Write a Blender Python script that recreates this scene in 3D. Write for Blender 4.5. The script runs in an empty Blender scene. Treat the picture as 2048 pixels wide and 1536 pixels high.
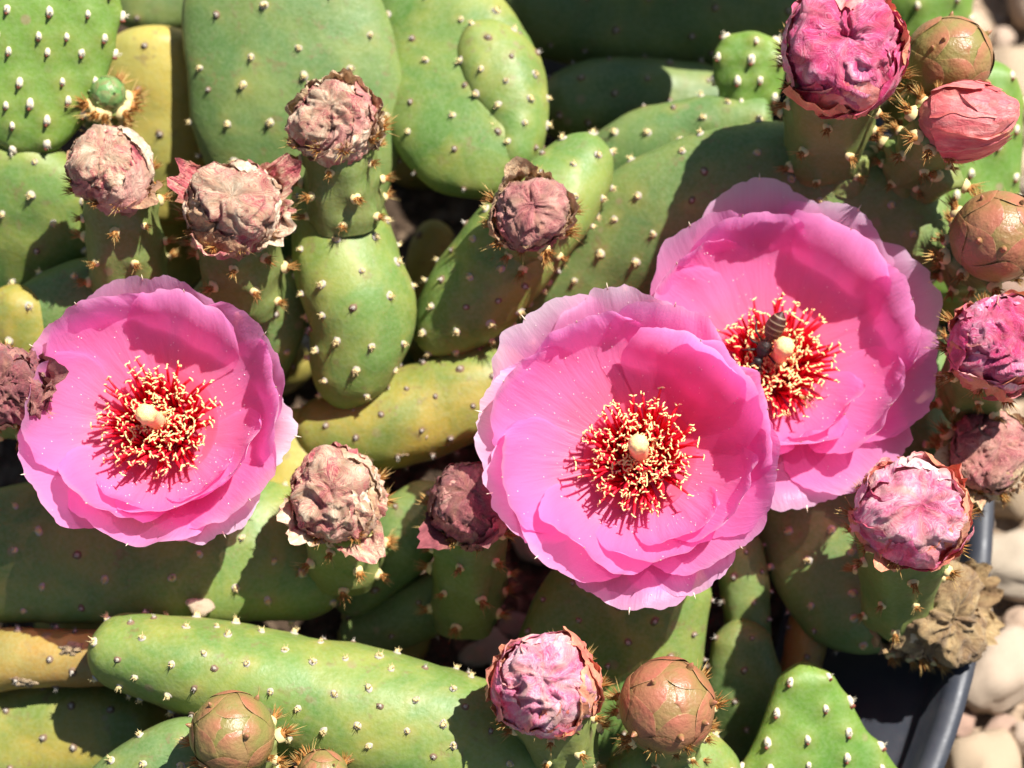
import bpy, math, random
import numpy as np
from mathutils import Vector, Matrix, noise

random.seed(7)
scene = bpy.context.scene
COL = scene.collection

# ------------------------------------------------------------------ camera
PITCH = math.radians(65)            # looking down this far below the horizon
DIST = 0.60                         # lens to the plane of the blooms (m)
SPX = 0.27 / 2048                   # metres per photo pixel on that plane
FPX = DIST / SPX
H0 = 0.12                           # that plane's centre above the potting soil
R_ = Vector((1, 0, 0))
U_ = Vector((0, math.sin(PITCH), math.cos(PITCH)))
N_ = Vector((0, -math.cos(PITCH), math.sin(PITCH)))
CAM = Vector((0, 0, H0)) + N_ * DIST

cam = bpy.data.cameras.new('camera')
cam.sensor_width = 36
cam.lens = 36 * FPX / 2048
cam.clip_start = 0.02
cam.clip_end = 100
cam.dof.use_dof = True
cam.dof.focus_distance = DIST - 0.002
cam.dof.aperture_fstop = 8.5
camo = bpy.data.objects.new('camera', cam)
camo.matrix_world = Matrix.Translation(CAM) @ Matrix((R_, U_, N_)).transposed().to_4x4()
COL.objects.link(camo)
scene.camera = camo

# ------------------------------------------------------------------ light
SUNV = (R_ * 0.40 + U_ * 0.60 + N_ * 0.69).normalized()      # towards the sun
world = bpy.data.worlds.new('World')
scene.world = world
world.use_nodes = True
wn = world.node_tree
bg = wn.nodes['Background']
sky = wn.nodes.new('ShaderNodeTexSky')
sky.sky_type = 'NISHITA'
sky.sun_disc = False
sky.sun_elevation = math.asin(SUNV.z)
sky.sun_rotation = math.atan2(SUNV.x, SUNV.y)
wn.links.new(sky.outputs[0], bg.inputs[0])
bg.inputs[1].default_value = 0.05
sun = bpy.data.lights.new('sun', 'SUN')
sun.energy = 5.0
sun.angle = math.radians(0.55)
sun.color = (1.0, 0.965, 0.92)
suno = bpy.data.objects.new('sun', sun)
suno.rotation_euler = SUNV.to_track_quat('Z', 'Y').to_euler()
suno.location = (0.4, 0.3, 1.5)
COL.objects.link(suno)
scene.view_settings.view_transform = 'Standard'
scene.view_settings.look = 'None'
scene.view_settings.exposure = 1.1
scene.view_settings.gamma = 1
scene.cycles.max_bounces = 8
scene.cycles.diffuse_bounces = 4
scene.cycles.transparent_max_bounces = 8

# ------------------------------------------------------------------ helpers
def pt(px, py, w):
    """world point seen at photo pixel (px, py), w pixels in front of the plane of the blooms"""
    d = DIST - w * SPX
    return CAM + R_ * ((px - 1024) * d / FPX) + U_ * ((768 - py) * d / FPX) - N_ * d
def sc(w):
    return (DIST - w * SPX) / FPX
def vdir(u, v, w):
    return (R_ * u + U_ * v + N_ * w).normalized()

WLOC = {}
def link(o, parent=None, loc=None):
    COL.objects.link(o)
    if parent is not None:
        o.parent = parent
        o.matrix_parent_inverse = Matrix.Translation(-WLOC[parent.name])
    if loc is not None:
        o.location = loc
        WLOC[o.name] = Vector(loc)
    return o
def tag(o, label=None, cat=None, group=None, kind=None):
    if label: o['label'] = label
    if cat: o['category'] = cat
    if group: o['group'] = group
    if kind: o['kind'] = kind
    return o
def empty(name, loc):
    o = bpy.data.objects.new(name, None)
    o.empty_display_size = 0.01
    return link(o, None, loc)
def mesh_obj(name, verts, faces, mats, parent=None, origin=(0, 0, 0), fm=None, pc=None, smooth=True):
    me = bpy.data.meshes.new(name)
    org = Vector(origin)
    V = np.asarray([tuple(v) for v in verts], dtype=float) - np.array(org)
    me.from_pydata(V.tolist(), [], faces)
    if not isinstance(mats, (list, tuple)): mats = [mats]
    for m in mats: me.materials.append(m)
    if fm is not None: me.polygons.foreach_set('material_index', fm)
    if smooth: me.polygons.foreach_set('use_smooth', [True] * len(faces))
    if pc is not None:
        a = me.color_attributes.new('pc', 'FLOAT_COLOR', 'POINT')
        a.data.foreach_set('color', np.asarray(pc, dtype=np.float32).ravel())
    me.update()
    o = bpy.data.objects.new(name, me)
    return link(o, parent, org)
def gridfaces(nu, nv, wrap_v=False, base=0, flip=False):
    F = []
    for i in range(nu - 1):
        for j in range(nv if wrap_v else nv - 1):
            k = (j + 1) % nv
            q = (base + i * nv + j, base + i * nv + k, base + (i + 1) * nv + k, base + (i + 1) * nv + j)
            F.append(q[::-1] if flip else q)
    return F
def smooth(x, a=0., b=1.):
    x = min(1, max(0, (x - a) / (b - a)))
    return x * x * (3 - 2 * x)
def nz(x, y, z, f=1.0):
    return noise.noise(Vector((x * f, y * f, z * f)))
def ridge(x, y, z):
    return 1 - 2 * abs(noise.noise(Vector((x, y, z))))
def frame(axis, hint):
    a = axis.normalized()
    e1 = hint - a * hint.dot(a)
    e1.normalize()
    return a, e1, a.cross(e1)

# ------------------------------------------------------------------ materials
class NT:
    def __init__(s, name):
        s.m = bpy.data.materials.new(name)
        s.m.use_nodes = True
        s.t = s.m.node_tree
        s.b = s.t.nodes['Principled BSDF']
        s.out = s.t.nodes['Material Output']
    def n(s, typ, **kw):
        nd = s.t.nodes.new(typ)
        for k, v in kw.items():
            if k in nd.inputs.keys(): nd.inputs[k].default_value = v
            else: setattr(nd, k, v)
        return nd
    def l(s, a, b): s.t.links.new(a, b)
    def coord(s): return s.n('ShaderNodeTexCoord').outputs['Object']
    def noise(s, vec, scale, detail=4, rough=.55, dist=0.):
        nd = s.n('ShaderNodeTexNoise')
        nd.inputs['Scale'].default_value = scale
        nd.inputs['Detail'].default_value = detail
        nd.inputs['Roughness'].default_value = rough
        nd.inputs['Distortion'].default_value = dist
        s.l(vec, nd.inputs['Vector'])
        return nd.outputs['Fac']
    def ramp(s, fac, stops):
        r = s.n('ShaderNodeValToRGB')
        e = r.color_ramp.elements
        while len(e) < len(stops): e.new(.5)
        for el, (p, c) in zip(e, stops):
            el.position = p
            el.color = (c[0], c[1], c[2], 1) if isinstance(c, (tuple, list)) else (c, c, c, 1)
        s.l(fac, r.inputs[0])
        return r.outputs[0]
    def mix(s, fac, a, b, mode='MIX'):
        m = s.n('ShaderNodeMix', data_type='RGBA', blend_type=mode)
        for v, i in ((fac, 0), (a, 6), (b, 7)):
            if isinstance(v, (int, float)): m.inputs[i].default_value = v
            elif isinstance(v, tuple): m.inputs[i].default_value = (*v[:3], 1)
            else: s.l(v, m.inputs[i])
        return m.outputs[2]
    def math(s, op, a, b=0.):
        m = s.n('ShaderNodeMath', operation=op)
        for v, i in ((a, 0), (b, 1)):
            if isinstance(v, (int, float)): m.inputs[i].default_value = v
            else: s.l(v, m.inputs[i])
        return m.outputs[0]
    def bump(s, h, strength, dist):
        b = s.n('ShaderNodeBump')
        b.inputs['Strength'].default_value = strength
        b.inputs['Distance'].default_value = dist
        s.l(h, b.inputs['Height'])
        s.l(b.outputs[0], s.b.inputs['Normal'])
        return b.outputs[0]
    def pc(s):
        a = s.n('ShaderNodeAttribute', attribute_name='pc')
        sp = s.n('ShaderNodeSeparateColor')
        s.l(a.outputs['Color'], sp.inputs[0])
        return sp.outputs[0], sp.outputs[1], sp.outputs[2]
    def base(s, c):
        if isinstance(c, tuple): s.b.inputs['Base Color'].default_value = (*c, 1)
        else: s.l(c, s.b.inputs['Base Color'])
    def set(s, **kw):
        for k, v in kw.items(): s.b.inputs[k.replace('_', ' ')].default_value = v

def pad_mat(name, c1, c2, yellow=0.3, ycol=(.34, .30, .055), brown=0.25):
    t = NT(name)
    co = t.coord()
    e, v, rnd = t.pc()                       # e = how near the rim or the ends
    off = t.n('ShaderNodeObjectInfo').outputs['Random']
    vm = t.n('ShaderNodeVectorMath', operation='ADD')
    t.l(co, vm.inputs[0])
    cmb = t.n('ShaderNodeCombineXYZ'); t.l(off, cmb.inputs[0]); t.l(off, cmb.inputs[1])
    t.l(cmb.outputs[0], vm.inputs[1])
    co = vm.outputs[0]
    n1 = t.noise(co, 38, 5, .6, .3)
    col = t.mix(t.ramp(n1, [(.36, 0.), (.62, 1.)]), c1, c2)
    n2 = t.noise(co, 55, 4, .6, .6)
    yf = t.math('MULTIPLY', t.math('ADD', t.ramp(n2, [(.40, 0.), (.72, 1.)]), t.math('MULTIPLY', e, .55)), yellow)
    col = t.mix(yf, col, ycol)
    col = t.mix(t.math('MULTIPLY', t.math('MULTIPLY', rnd, t.ramp(n2, [(.3, .15), (.65, 1.)])), .75), col, tuple(.5 * (a_ + b_) for a_, b_ in zip(ycol, (.20, .15, .05))))
    n3 = t.noise(co, 260, 3, .6)
    n3b = t.noise(co, 60, 2, .5)
    sp = t.math('MULTIPLY', t.ramp(n3, [(.57, 0.), (.66, 1.)]), t.ramp(n3b, [(.42, 0.), (.58, 1.)]))
    col = t.mix(t.math('MULTIPLY', sp, brown), col, (.16, .10, .045))
    vo = t.n('ShaderNodeTexVoronoi'); vo.inputs['Scale'].default_value = 95; vo.inputs['Randomness'].default_value = 1
    t.l(co, vo.inputs['Vector'])
    fl = t.math('MULTIPLY', t.ramp(vo.outputs['Distance'], [(.10, 1.), (.17, 0.)]), t.ramp(t.noise(co, 34, 2), [(.50, 0.), (.60, 1.)]))
    col = t.mix(t.math('MULTIPLY', fl, .75), col, (.23, .17, .09))
    n5 = t.noise(co, 900, 2, .5)
    col = t.mix(t.ramp(n5, [(.35, .0), (.75, .16)]), col, (.34, .38, .22))   # waxy bloom in fine specks
    t.base(col)
    rr = t.noise(co, 120, 3)
    t.l(t.ramp(rr, [(.3, .42), (.7, .62)]), t.b.inputs['Roughness'])
    t.set(Specular_IOR_Level=.36)
    h = t.math('ADD', t.noise(co, 180, 4), t.math('MULTIPLY', n5, .25))
    t.bump(h, .35, .0009)
    return t.m

GL1, GL2 = (.066, .138, .034), (.104, .184, .052)      # grey-green, waxy
M = {}
M['glaucous'] = pad_mat('pad_glaucous', GL1, GL2, .26, brown=.5)
M['green'] = pad_mat('pad_green', (.066, .146, .024), (.108, .196, .038), .45, brown=.5)
M['olive'] = pad_mat('pad_olive', (.095, .145, .022), (.160, .195, .034), .9, (.32, .23, .035), .6)
M['yellow'] = pad_mat('pad_yellow', (.25, .25, .05), (.33, .29, .065), 1.0, (.42, .31, .06), .5)
M['amber'] = pad_mat('pad_amber', (.17, .17, .045), (.30, .21, .04), 1.0, (.30, .15, .03), .7)
M['young'] = pad_mat('pad_young', (.075, .175, .020), (.120, .225, .030), .25, (.22, .25, .03), .05)
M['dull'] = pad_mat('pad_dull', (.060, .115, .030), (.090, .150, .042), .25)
M['tube'] = pad_mat('ovary_skin', (.075, .140, .030), (.115, .180, .040), .3, (.26, .25, .06), .3)

def simple(name, col, rough=.6, var=.25, scale=400, bump=.0, spec=.3, sss=0):
    t = NT(name)
    co = t.coord()
    n = t.noise(co, scale, 3)
    dark = tuple(c * (1 - var) for c in col)
    lite = tuple(min(1, c * (1 + var)) for c in col)
    rnd = t.n('ShaderNodeObjectInfo').outputs['Random']
    c = t.mix(t.ramp(n, [(.3, 0.), (.7, 1.)]), dark, lite)
    c = t.mix(t.math('MULTIPLY', rnd, .35), c, dark)
    t.base(c)
    t.set(Roughness=rough, Specular_IOR_Level=spec)
    if sss: t.set(Subsurface_Weight=sss, Subsurface_Scale=.002)
    if bump: t.bump(n, .5, bump)
    return t.m
M['felt'] = simple('areole_felt', (.38, .34, .28), .95, .3, 900)
M['cream'] = simple('areole_cream', (.62, .49, .23), .8, .2, 900)
M['bristle'] = simple('glochid_brown', (.36, .15, .035), .6, .35, 900)
M['straw'] = simple('glochid_straw', (.55, .37, .13), .6, .3, 900)
M['corkring'] = simple('areole_cork', (.17, .11, .065), .9, .4, 900)
M['leaf_red'] = simple('leaf_tip_red', (.20, .055, .03), .5, .3, 600)
M['filament'] = simple('filament_red', (.74, .010, .030), .45, .2, 500, spec=.4)
M['anther'] = simple('anther_cream', (.93, .68, .28), .7, .10, 1500)
M['style'] = simple('style_peach', (.86, .40, .22), .55, .08, 700, .0002, sss=.3)
M['stigma'] = simple('stigma_cream', (.84, .56, .24), .65, .08, 1200, .0004, sss=.3)
M['pollen'] = simple('pollen', (.95, .85, .80), .5, .05, 500)
M['mucro'] = simple('petal_point', (.75, .62, .45), .5, .2, 900)
M['cork'] = None

def petal_mat():
    t = NT('petal_pink')
    s, v, r = t.pc()
    co = t.coord()
    n1 = t.noise(co, 60, 3)
    s2 = t.math('ADD', s, t.math('MULTIPLY', t.math('SUBTRACT', n1, .5), .25))
    col = t.ramp(s2, [(0., (.92, .10, .11)), (.20, (.95, .26, .38)), (.42, (.95, .32, .58)), (.84, (.95, .34, .70)), (1., (.95, .55, .80))])
    col = t.mix(t.math('MULTIPLY', r, .30), col, (.92, .26, .62))
    al = t.n('ShaderNodeAttribute', attribute_name='pc').outputs['Alpha']
    col = t.mix(t.math('MULTIPLY', t.ramp(s2, [(.66, 0.), (.95, 1.)]), al), col, (.95, .74, .87))
    # fine veins running up the petal
    w = t.n('ShaderNodeTexNoise'); w.inputs['Scale'].default_value = 1; w.inputs['Detail'].default_value = 3
    cx = t.n('ShaderNodeCombineXYZ')
    t.l(t.math('MULTIPLY', v, 60.), cx.inputs[0]); t.l(t.math('MULTIPLY', s, 3.), cx.inputs[1]); t.l(t.math('MULTIPLY', r, 40.), cx.inputs[2])
    t.l(cx.outputs[0], w.inputs['Vector'])
    col = t.mix(t.ramp(w.outputs[0], [(.42, .0), (.75, .08)]), col, (.84, .07, .28))
    t.base(col)
    t.set(Roughness=.42, Specular_IOR_Level=.45, Sheen_Weight=.5, Sheen_Roughness=.3)
    t.b.inputs['Sheen Tint'].default_value = (1, .85, .95, 1)
    w2 = t.n('ShaderNodeTexNoise'); w2.inputs['Scale'].default_value = 1; w2.inputs['Detail'].default_value = 4
    cx2 = t.n('ShaderNodeCombineXYZ')
    t.l(t.math('MULTIPLY', v, 9.), cx2.inputs[0]); t.l(t.math('MULTIPLY', s, 2.5), cx2.inputs[1]); t.l(t.math('MULTIPLY', r, 70.), cx2.inputs[2])
    t.l(cx2.outputs[0], w2.inputs['Vector'])
    h = t.math('ADD', t.math('MULTIPLY', w.outputs[0], .35), t.math('ADD', t.math('MULTIPLY', t.noise(co, 1300, 2), .2), t.math('MULTIPLY', w2.outputs[0], 2.2)))
    nrm = t.bump(h, .30, .0009)
    tr = t.n('ShaderNodeBsdfTranslucent')
    t.l(col, tr.inputs['Color']); t.l(nrm, tr.inputs['Normal'])
    mx = t.n('ShaderNodeMixShader'); mx.inputs[0].default_value = .60
    t.l(t.b.outputs[0], mx.inputs[1]); t.l(tr.outputs[0], mx.inputs[2])
    tp = t.n('ShaderNodeBsdfTransparent'); tp.inputs[0].default_value = (1, .50, .74, 1)     # thin tissue lets some sun straight through
    mx2 = t.n('ShaderNodeMixShader'); mx2.inputs[0].default_value = .17
    t.l(mx.outputs[0], mx2.inputs[1]); t.l(tp.outputs[0], mx2.inputs[2])
    t.l(mx2.outputs[0], t.out.inputs['Surface'])
    return t.m
M['petal'] = petal_mat()

def crumple_mat(name, stops, edge, edge_amt, rough=.5, bumpd=.0016, trans=.12, fs=170, sheen=.1, spec=.4):
    """withered petal tissue: pigment washed out in streaks, edges dried"""
    t = NT(name)
    s, v, r = t.pc()
    co = t.coord()
    cx = t.n('ShaderNodeCombineXYZ')
    t.l(t.math('MULTIPLY', v, 7.), cx.inputs[0]); t.l(t.math('MULTIPLY', s, 2.2), cx.inputs[1]); t.l(t.math('MULTIPLY', r, 60.), cx.inputs[2])
    st = t.noise(cx.outputs[0], 1.0, 6, .65, .8)
    n2 = t.noise(co, fs, 5, .65, .5)
    f = t.math('ADD', t.math('MULTIPLY', st, .65), t.math('MULTIPLY', n2, .45))
    f = t.math('ADD', f, t.math('MULTIPLY', t.math('SUBTRACT', r, .5), .22))
    col = t.ramp(f, stops)
    av = t.math('ABSOLUTE', t.math('SUBTRACT', v, .5))
    ed = t.math('ADD', t.math('MULTIPLY', av, 1.3), t.math('MULTIPLY', n2, .55))
    col = t.mix(t.math('MULTIPLY', t.ramp(ed, [(.66, 0.), (.92, 1.)]), edge_amt), col, edge)
    t.base(col)
    t.set(Roughness=rough, Specular_IOR_Level=spec, Sheen_Weight=sheen)
    wr = t.noise(co, 420, 5, .7, 1.2)
    h = t.math('ADD', t.math('MULTIPLY', st, 1.0), t.math('MULTIPLY', wr, .8))
    nrm = t.bump(h, .75, bumpd)
    tr = t.n('ShaderNodeBsdfTranslucent')
    t.l(col, tr.inputs['Color']); t.l(nrm, tr.inputs['Normal'])
    mx = t.n('ShaderNodeMixShader'); mx.inputs[0].default_value = trans
    t.l(t.b.outputs[0], mx.inputs[1]); t.l(tr.outputs[0], mx.inputs[2])
    t.l(mx.outputs[0], t.out.inputs['Surface'])
    return t.m
M['wilt'] = crumple_mat('petal_withered', [(.36, (.20, .030, .035)), (.44, (.52, .095, .11)), (.50, (.64, .25, .20)), (.57, (.72, .45, .29)), (.70, (.84, .70, .50))], (.24, .10, .035), .65, .6, .0022)
M['tan'] = crumple_mat('petal_dry_tan', [(.32, (.20, .08, .045)), (.46, (.42, .22, .12)), (.56, (.60, .40, .22)), (.70, (.72, .55, .33)), (.85, (.80, .66, .44))], (.22, .11, .04), .6, .7)
M['drybrown'] = crumple_mat('fruit_dry_brown', [(.32, (.10, .05, .025)), (.46, (.24, .14, .06)), (.58, (.38, .25, .11)), (.75, (.52, .38, .19))], (.12, .06, .03), .6, .75)
M['dusty'] = crumple_mat('petal_dusty_pink', [(.34, (.20, .04, .045)), (.46, (.45, .13, .13)), (.58, (.58, .26, .21)), (.76, (.70, .46, .33))], (.30, .16, .08), .5, .7)
M['maroon'] = crumple_mat('petal_maroon', [(.30, (.10, .015, .02)), (.5, (.26, .06, .07)), (.68, (.40, .17, .13)), (.88, (.55, .34, .24))], (.20, .09, .04), .5, .6)
M['magenta'] = crumple_mat('petal_magenta', [(.38, (.26, .005, .045)), (.49, (.58, .020, .12)), (.57, (.68, .07, .22)), (.66, (.76, .27, .40)), (.78, (.90, .66, .72))], (.58, .10, .10), .55, .36, .0011, .15, 130, .2, .5)
M['rosy'] = crumple_mat('petal_rosy', [(.34, (.46, .02, .07)), (.44, (.66, .07, .19)), (.53, (.76, .20, .33)), (.63, (.85, .48, .52)), (.78, (.92, .78, .74))], (.70, .33, .20), .6, .38, .0011, .15, 130, .2, .5)
M['coral'] = crumple_mat('petal_coral', [(.28, (.55, .07, .06)), (.46, (.66, .15, .10)), (.60, (.72, .26, .15)), (.78, (.76, .38, .22))], (.60, .30, .14), .5, .4, .0009, .12, 130, .1, .5)
M['redbud'] = crumple_mat('petal_bud_red', [(.28, (.50, .04, .06)), (.46, (.64, .09, .11)), (.62, (.72, .20, .19)), (.80, (.82, .45, .40))], (.66, .24, .15), .4, .4, .0006, .12, 110, .1, .5)

def bud_mat(name, c1, c2, tip):
    t = NT(name)
    s, v, r = t.pc()
    co = t.coord()
    n = t.noise(co, 150, 5, .6, .4)
    col = t.mix(t.ramp(t.math('ADD', n, t.math('MULTIPLY', t.math('SUBTRACT', r, .5), .3)), [(.35, 0.), (.7, 1.)]), c1, c2)
    tf = t.math('ADD', s, t.math('MULTIPLY', t.math('SUBTRACT', n, .5), .5))
    col = t.mix(t.ramp(tf, [(.60, 0.), (1.1, .6)]), col, tip)
    av = t.math('ABSOLUTE', t.math('SUBTRACT', v, .5))
    col = t.mix(t.ramp(av, [(.44, 0.), (.5, .55)]), col, (.42, .33, .14))      # pale membranous margin
    t.base(col)
    t.set(Roughness=.42, Specular_IOR_Level=.45)
    t.bump(t.math('ADD', t.noise(co, 700, 3), t.math('MULTIPLY', t.noise(co, 160, 4), 2.)), .4, .0008)
    return t.m
M['budolive'] = bud_mat('bud_scale_olive', (.175, .160, .042), (.26, .155, .062), (.36, .085, .065))
M['budbrown'] = bud_mat('bud_scale_brown', (.21, .145, .048), (.29, .13, .065), (.33, .075, .055))
M['budgreen'] = bud_mat('bud_scale_green', (.11, .23, .06), (.15, .27, .09), (.24, .12, .06))

def cork_mat():
    t = NT('cork_scar')
    co = t.coord()
    n = t.noise(co, 320, 6, .7, .8)
    t.base(t.ramp(n, [(.3, (.12, .075, .04)), (.5, (.36, .26, .15)), (.7, (.58, .49, .36))]))
    t.set(Roughness=.9, Specular_IOR_Level=.2)
    t.bump(n, .9, .002)
    return t.m
M['cork'] = cork_mat()
def stone_mat():
    t = NT('pebble_stone')
    co = t.coord()
    rnd = t.n('ShaderNodeObjectInfo').outputs['Random']
    vm = t.n('ShaderNodeVectorMath', operation='ADD')
    cmb = t.n('ShaderNodeCombineXYZ'); t.l(rnd, cmb.inputs[0]); t.l(rnd, cmb.inputs[2])
    t.l(co, vm.inputs[0]); t.l(cmb.outputs[0], vm.inputs[1])
    n = t.noise(vm.outputs[0], 110, 6, .65, .4)
    n2 = t.noise(vm.outputs[0], 700, 3, .6)
    a = t.ramp(rnd, [(0., (.44, .33, .21)), (.25, (.57, .45, .31)), (.45, (.40, .25, .19)), (.65, (.60, .51, .38)), (.82, (.28, .18, .16)), (1., (.52, .46, .39))])
    c = t.mix(t.ramp(n, [(.3, .85), (.62, 0.)]), a, (.24, .15, .10))
    c = t.mix(t.ramp(n2, [(.5, 0.), (.8, .4)]), c, (.54, .47, .37))
    t.base(c)
    t.set(Roughness=.75, Specular_IOR_Level=.3)
    t.bump(t.math('ADD', n, t.math('MULTIPLY', n2, .3)), .5, .0015)
    return t.m
M['stone'] = stone_mat()
def white_stone():
    t = NT('quartz_stone')
    co = t.coord()
    n = t.noise(co, 160, 6, .65)
    t.base(t.ramp(n, [(.3, (.50, .42, .34)), (.6, (.72, .68, .62))]))
    t.set(Roughness=.6)
    t.bump(n, .5, .0015)
    return t.m
M['quartz'] = white_stone()
def ground_mat(name, c1, c2, c3):
    t = NT(name)
    co = t.coord()
    n = t.noise(co, 60, 8, .7)
    v = t.n('ShaderNodeTexVoronoi'); v.inputs['Scale'].default_value = 260; t.l(co, v.inputs['Vector'])
    c = t.mix(t.ramp(n, [(.3, 0.), (.7, 1.)]), c1, c2)
    c = t.mix(t.ramp(v.outputs['Color'], [(.5, 0.), (.9, .6)]), c, c3)
    t.base(c)
    t.set(Roughness=.95, Specular_IOR_Level=.15)
    t.bump(t.math('ADD', n, v.outputs['Distance']), .9, .004)
    return t.m
M['soil'] = ground_mat('potting_soil', (.030, .020, .013), (.085, .055, .035), (.20, .14, .09))
M['ground'] = ground_mat('sandy_ground', (.22, .15, .10), (.38, .28, .19), (.50, .40, .29))
def plastic():
    t = NT('black_plastic')
    co = t.coord()
    n = t.noise(co, 90, 6, .65)
    n2 = t.noise(co, 900, 2)
    c = t.mix(t.ramp(n, [(.4, 0.), (.75, .35)]), (.030, .034, .044), (.085, .080, .076))
    t.base(c)
    t.l(t.ramp(n, [(.3, .42), (.7, .62)]), t.b.inputs['Roughness'])
    t.set(Specular_IOR_Level=.35)
    t.bump(t.math('ADD', t.math('MULTIPLY', n, .6), t.math('MULTIPLY', n2, .2)), .25, .001)
    return t.m
M['plastic'] = plastic()
def bee_mat():
    t = NT('bee_body')
    s, v, r = t.pc()          # s = band mask, v = redness
    co = t.coord()
    n = t.noise(co, 1500, 3)
    c = t.mix(v, (.012, .009, .008), (.050, .012, .008))
    c = t.mix(s, c, (.55, .42, .26))
    t.base(c)
    t.set(Roughness=.5, Specular_IOR_Level=.3)
    t.bump(n, .5, .0003)
    return t.m
M['bee'] = bee_mat()
def wing_mat():
    t = NT('bee_wing')
    t.base((.16, .05, .03))
    t.set(Roughness=.35, Alpha=.15, Specular_IOR_Level=.2)
    return t.m
M['wing'] = wing_mat()
M['beeleg'] = simple('bee_leg', (.02, .015, .012), .45, .2, 900)

# ------------------------------------------------------------------ areoles (shared meshes)
def tube(path, rad, n=5, cap=True):
    """verts, faces of a tube along a list of Vectors; rad = number or list"""
    V, F = [], []
    m = len(path)
    ref = Vector((.31, .77, .55))
    for i, p in enumerate(path):
        t = (path[min(i + 1, m - 1)] - path[max(i - 1, 0)]).normalized()
        a = t.cross(ref)
        if a.length < .1: a = t.cross(Vector((1, 0, 0)))
        a.normalize(); b = t.cross(a)
        r = rad[i] if isinstance(rad, (list, tuple)) else rad
        for k in range(n):
            q = 2 * math.pi * k / n
            V.append(p + a * (r * math.cos(q)) + b * (r * math.sin(q)))
    F += gridfaces(m, n, True)
    if cap:
        F.append(tuple(range(n))[::-1]); F.append(tuple((m - 1) * n + k for k in range(n)))
    return V, F
class MB:
    def __init__(s): s.V = []; s.F = []; s.I = []; s.C = []
    def add(s, V, F, mi=0, C=None):
        b = len(s.V)
        s.V += [Vector(v) for v in V]
        s.F += [tuple(b + i for i in f) for f in F]
        s.I += [mi] * len(F)
        if C is not None: s.C += C
    def mesh(s, name, mats):
        me = bpy.data.meshes.new(name)
        me.from_pydata([tuple(v) for v in s.V], [], s.F)
        for m in mats: me.materials.append(m)
        me.polygons.foreach_set('material_index', s.I)
        me.polygons.foreach_set('use_smooth', [True] * len(s.F))
        if s.C:
            a = me.color_attributes.new('pc', 'FLOAT_COLOR', 'POINT')
            a.data.foreach_set('color', np.asarray(s.C, dtype=np.float32).ravel())
        me.update()
        return me
def dome(rx, ry, h, z0=0, seg=8, rnd=None):
    V, F = [], []
    for i, (rr, hh) in enumerate(((1.0, -.5), (.92, .35), (.55, .85))):
        for k in range(seg):
            q = 2 * math.pi * k / seg
            j = 1 + (rnd.uniform(-.18, .18) if rnd else 0)
            V.append(Vector((rx * rr * j * math.cos(q), ry * rr * j * math.sin(q), z0 + h * hh)))
    V.append(Vector((0, 0, z0 + h)))
    F += gridfaces(3, seg, True)
    for k in range(seg): F.append((2 * seg + k, 2 * seg + (k + 1) % seg, 3 * seg))
    return V, F
def bristles(mb, rnd, n, length, rad, mi, spread=.7, base=.35, z0=0):
    for _ in range(n):
        q = rnd.uniform(0, 6.283); b = rnd.uniform(0, base)
        lean = rnd.uniform(0, spread); L = length * rnd.uniform(.6, 1.15)
        d = Vector((math.cos(q) * math.sin(lean), math.sin(q) * math.sin(lean), math.cos(lean)))
        p = Vector((math.cos(q) * b, math.sin(q) * b, z0))
        V, F = tube([p, p + d * L * .6, p + d * L], [rad, rad * .7, rad * .1], 3, False)
        mb.add(V, F, mi)
AR = {'pad': [], 'brown': [], 'young': [], 'worn': []}
PXS = SPX                                            # areole meshes are modelled in photo pixels, then scaled
for i in range(6):
    rnd = random.Random(100 + i)
    mb = MB()
    V, F = dome(8.5, 7, 2.2, 0, 9, rnd); mb.add(V, F, 0)
    for k in range(rnd.randint(3, 5)):
        V, F = dome(3.8, 3.4, rnd.uniform(4, 7), 1.0, 6, rnd)
        o = Vector((rnd.uniform(-3, 3), rnd.uniform(-2.5, 2.5), 0)); mb.add([v + o for v in V], F, 1)
    bristles(mb, rnd, 10, 10, .9, 1, .75, 4, 2)
    AR['pad'].append(mb.mesh('areole_tuft', [M['felt'], M['cream']]))
    mb = MB()                                        # old areole, most bristles gone
    V, F = dome(8, 6.5, 2.0, 0, 9, rnd); mb.add(V, F, 0)
    V, F = dome(4.2, 3.6, 4.2, .5, 7, rnd); mb.add(V, F, 1)
    bristles(mb, rnd, 5, 8, .8, 1, .8, 3, 2)
    AR['worn'].append(mb.mesh('areole_worn', [M['corkring'], M['felt']]))
    mb = MB()                                        # flower tube: woolly cushion, brown bristles
    V, F = dome(10, 9, 6, 0, 9, rnd); mb.add(V, F, 0)
    V, F = dome(6.5, 6, 8, 3, 7, rnd); mb.add(V, F, 1)
    bristles(mb, rnd, 20, 19, .85, 1, .65, 5, 5)
    bristles(mb, rnd, 9, 25, .6, 2, .8, 5, 5)
    AR['brown'].append(mb.mesh('areole_bristly', [M['cream'], M['bristle'], M['straw']]))
    mb = MB()                                        # young pad: white oval with a reddish leaf stub
    V, F = dome(6.5, 9.5, 4.5, 0, 9, rnd); mb.add(V, F, 0)
    V, F = dome(3.4, 3.6, 6, 0, 7, rnd); mb.add([v + Vector((2, 8.0, 0)) for v in V], F, 1)
    bristles(mb, rnd, 5, 9, .8, 0, .6, 3, 4)
    AR['young'].append(mb.mesh('areole_young', [simple('areole_white', (.62, .55, .40), .85, .15, 900), M['leaf_red']]))
arn = [0]
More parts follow.
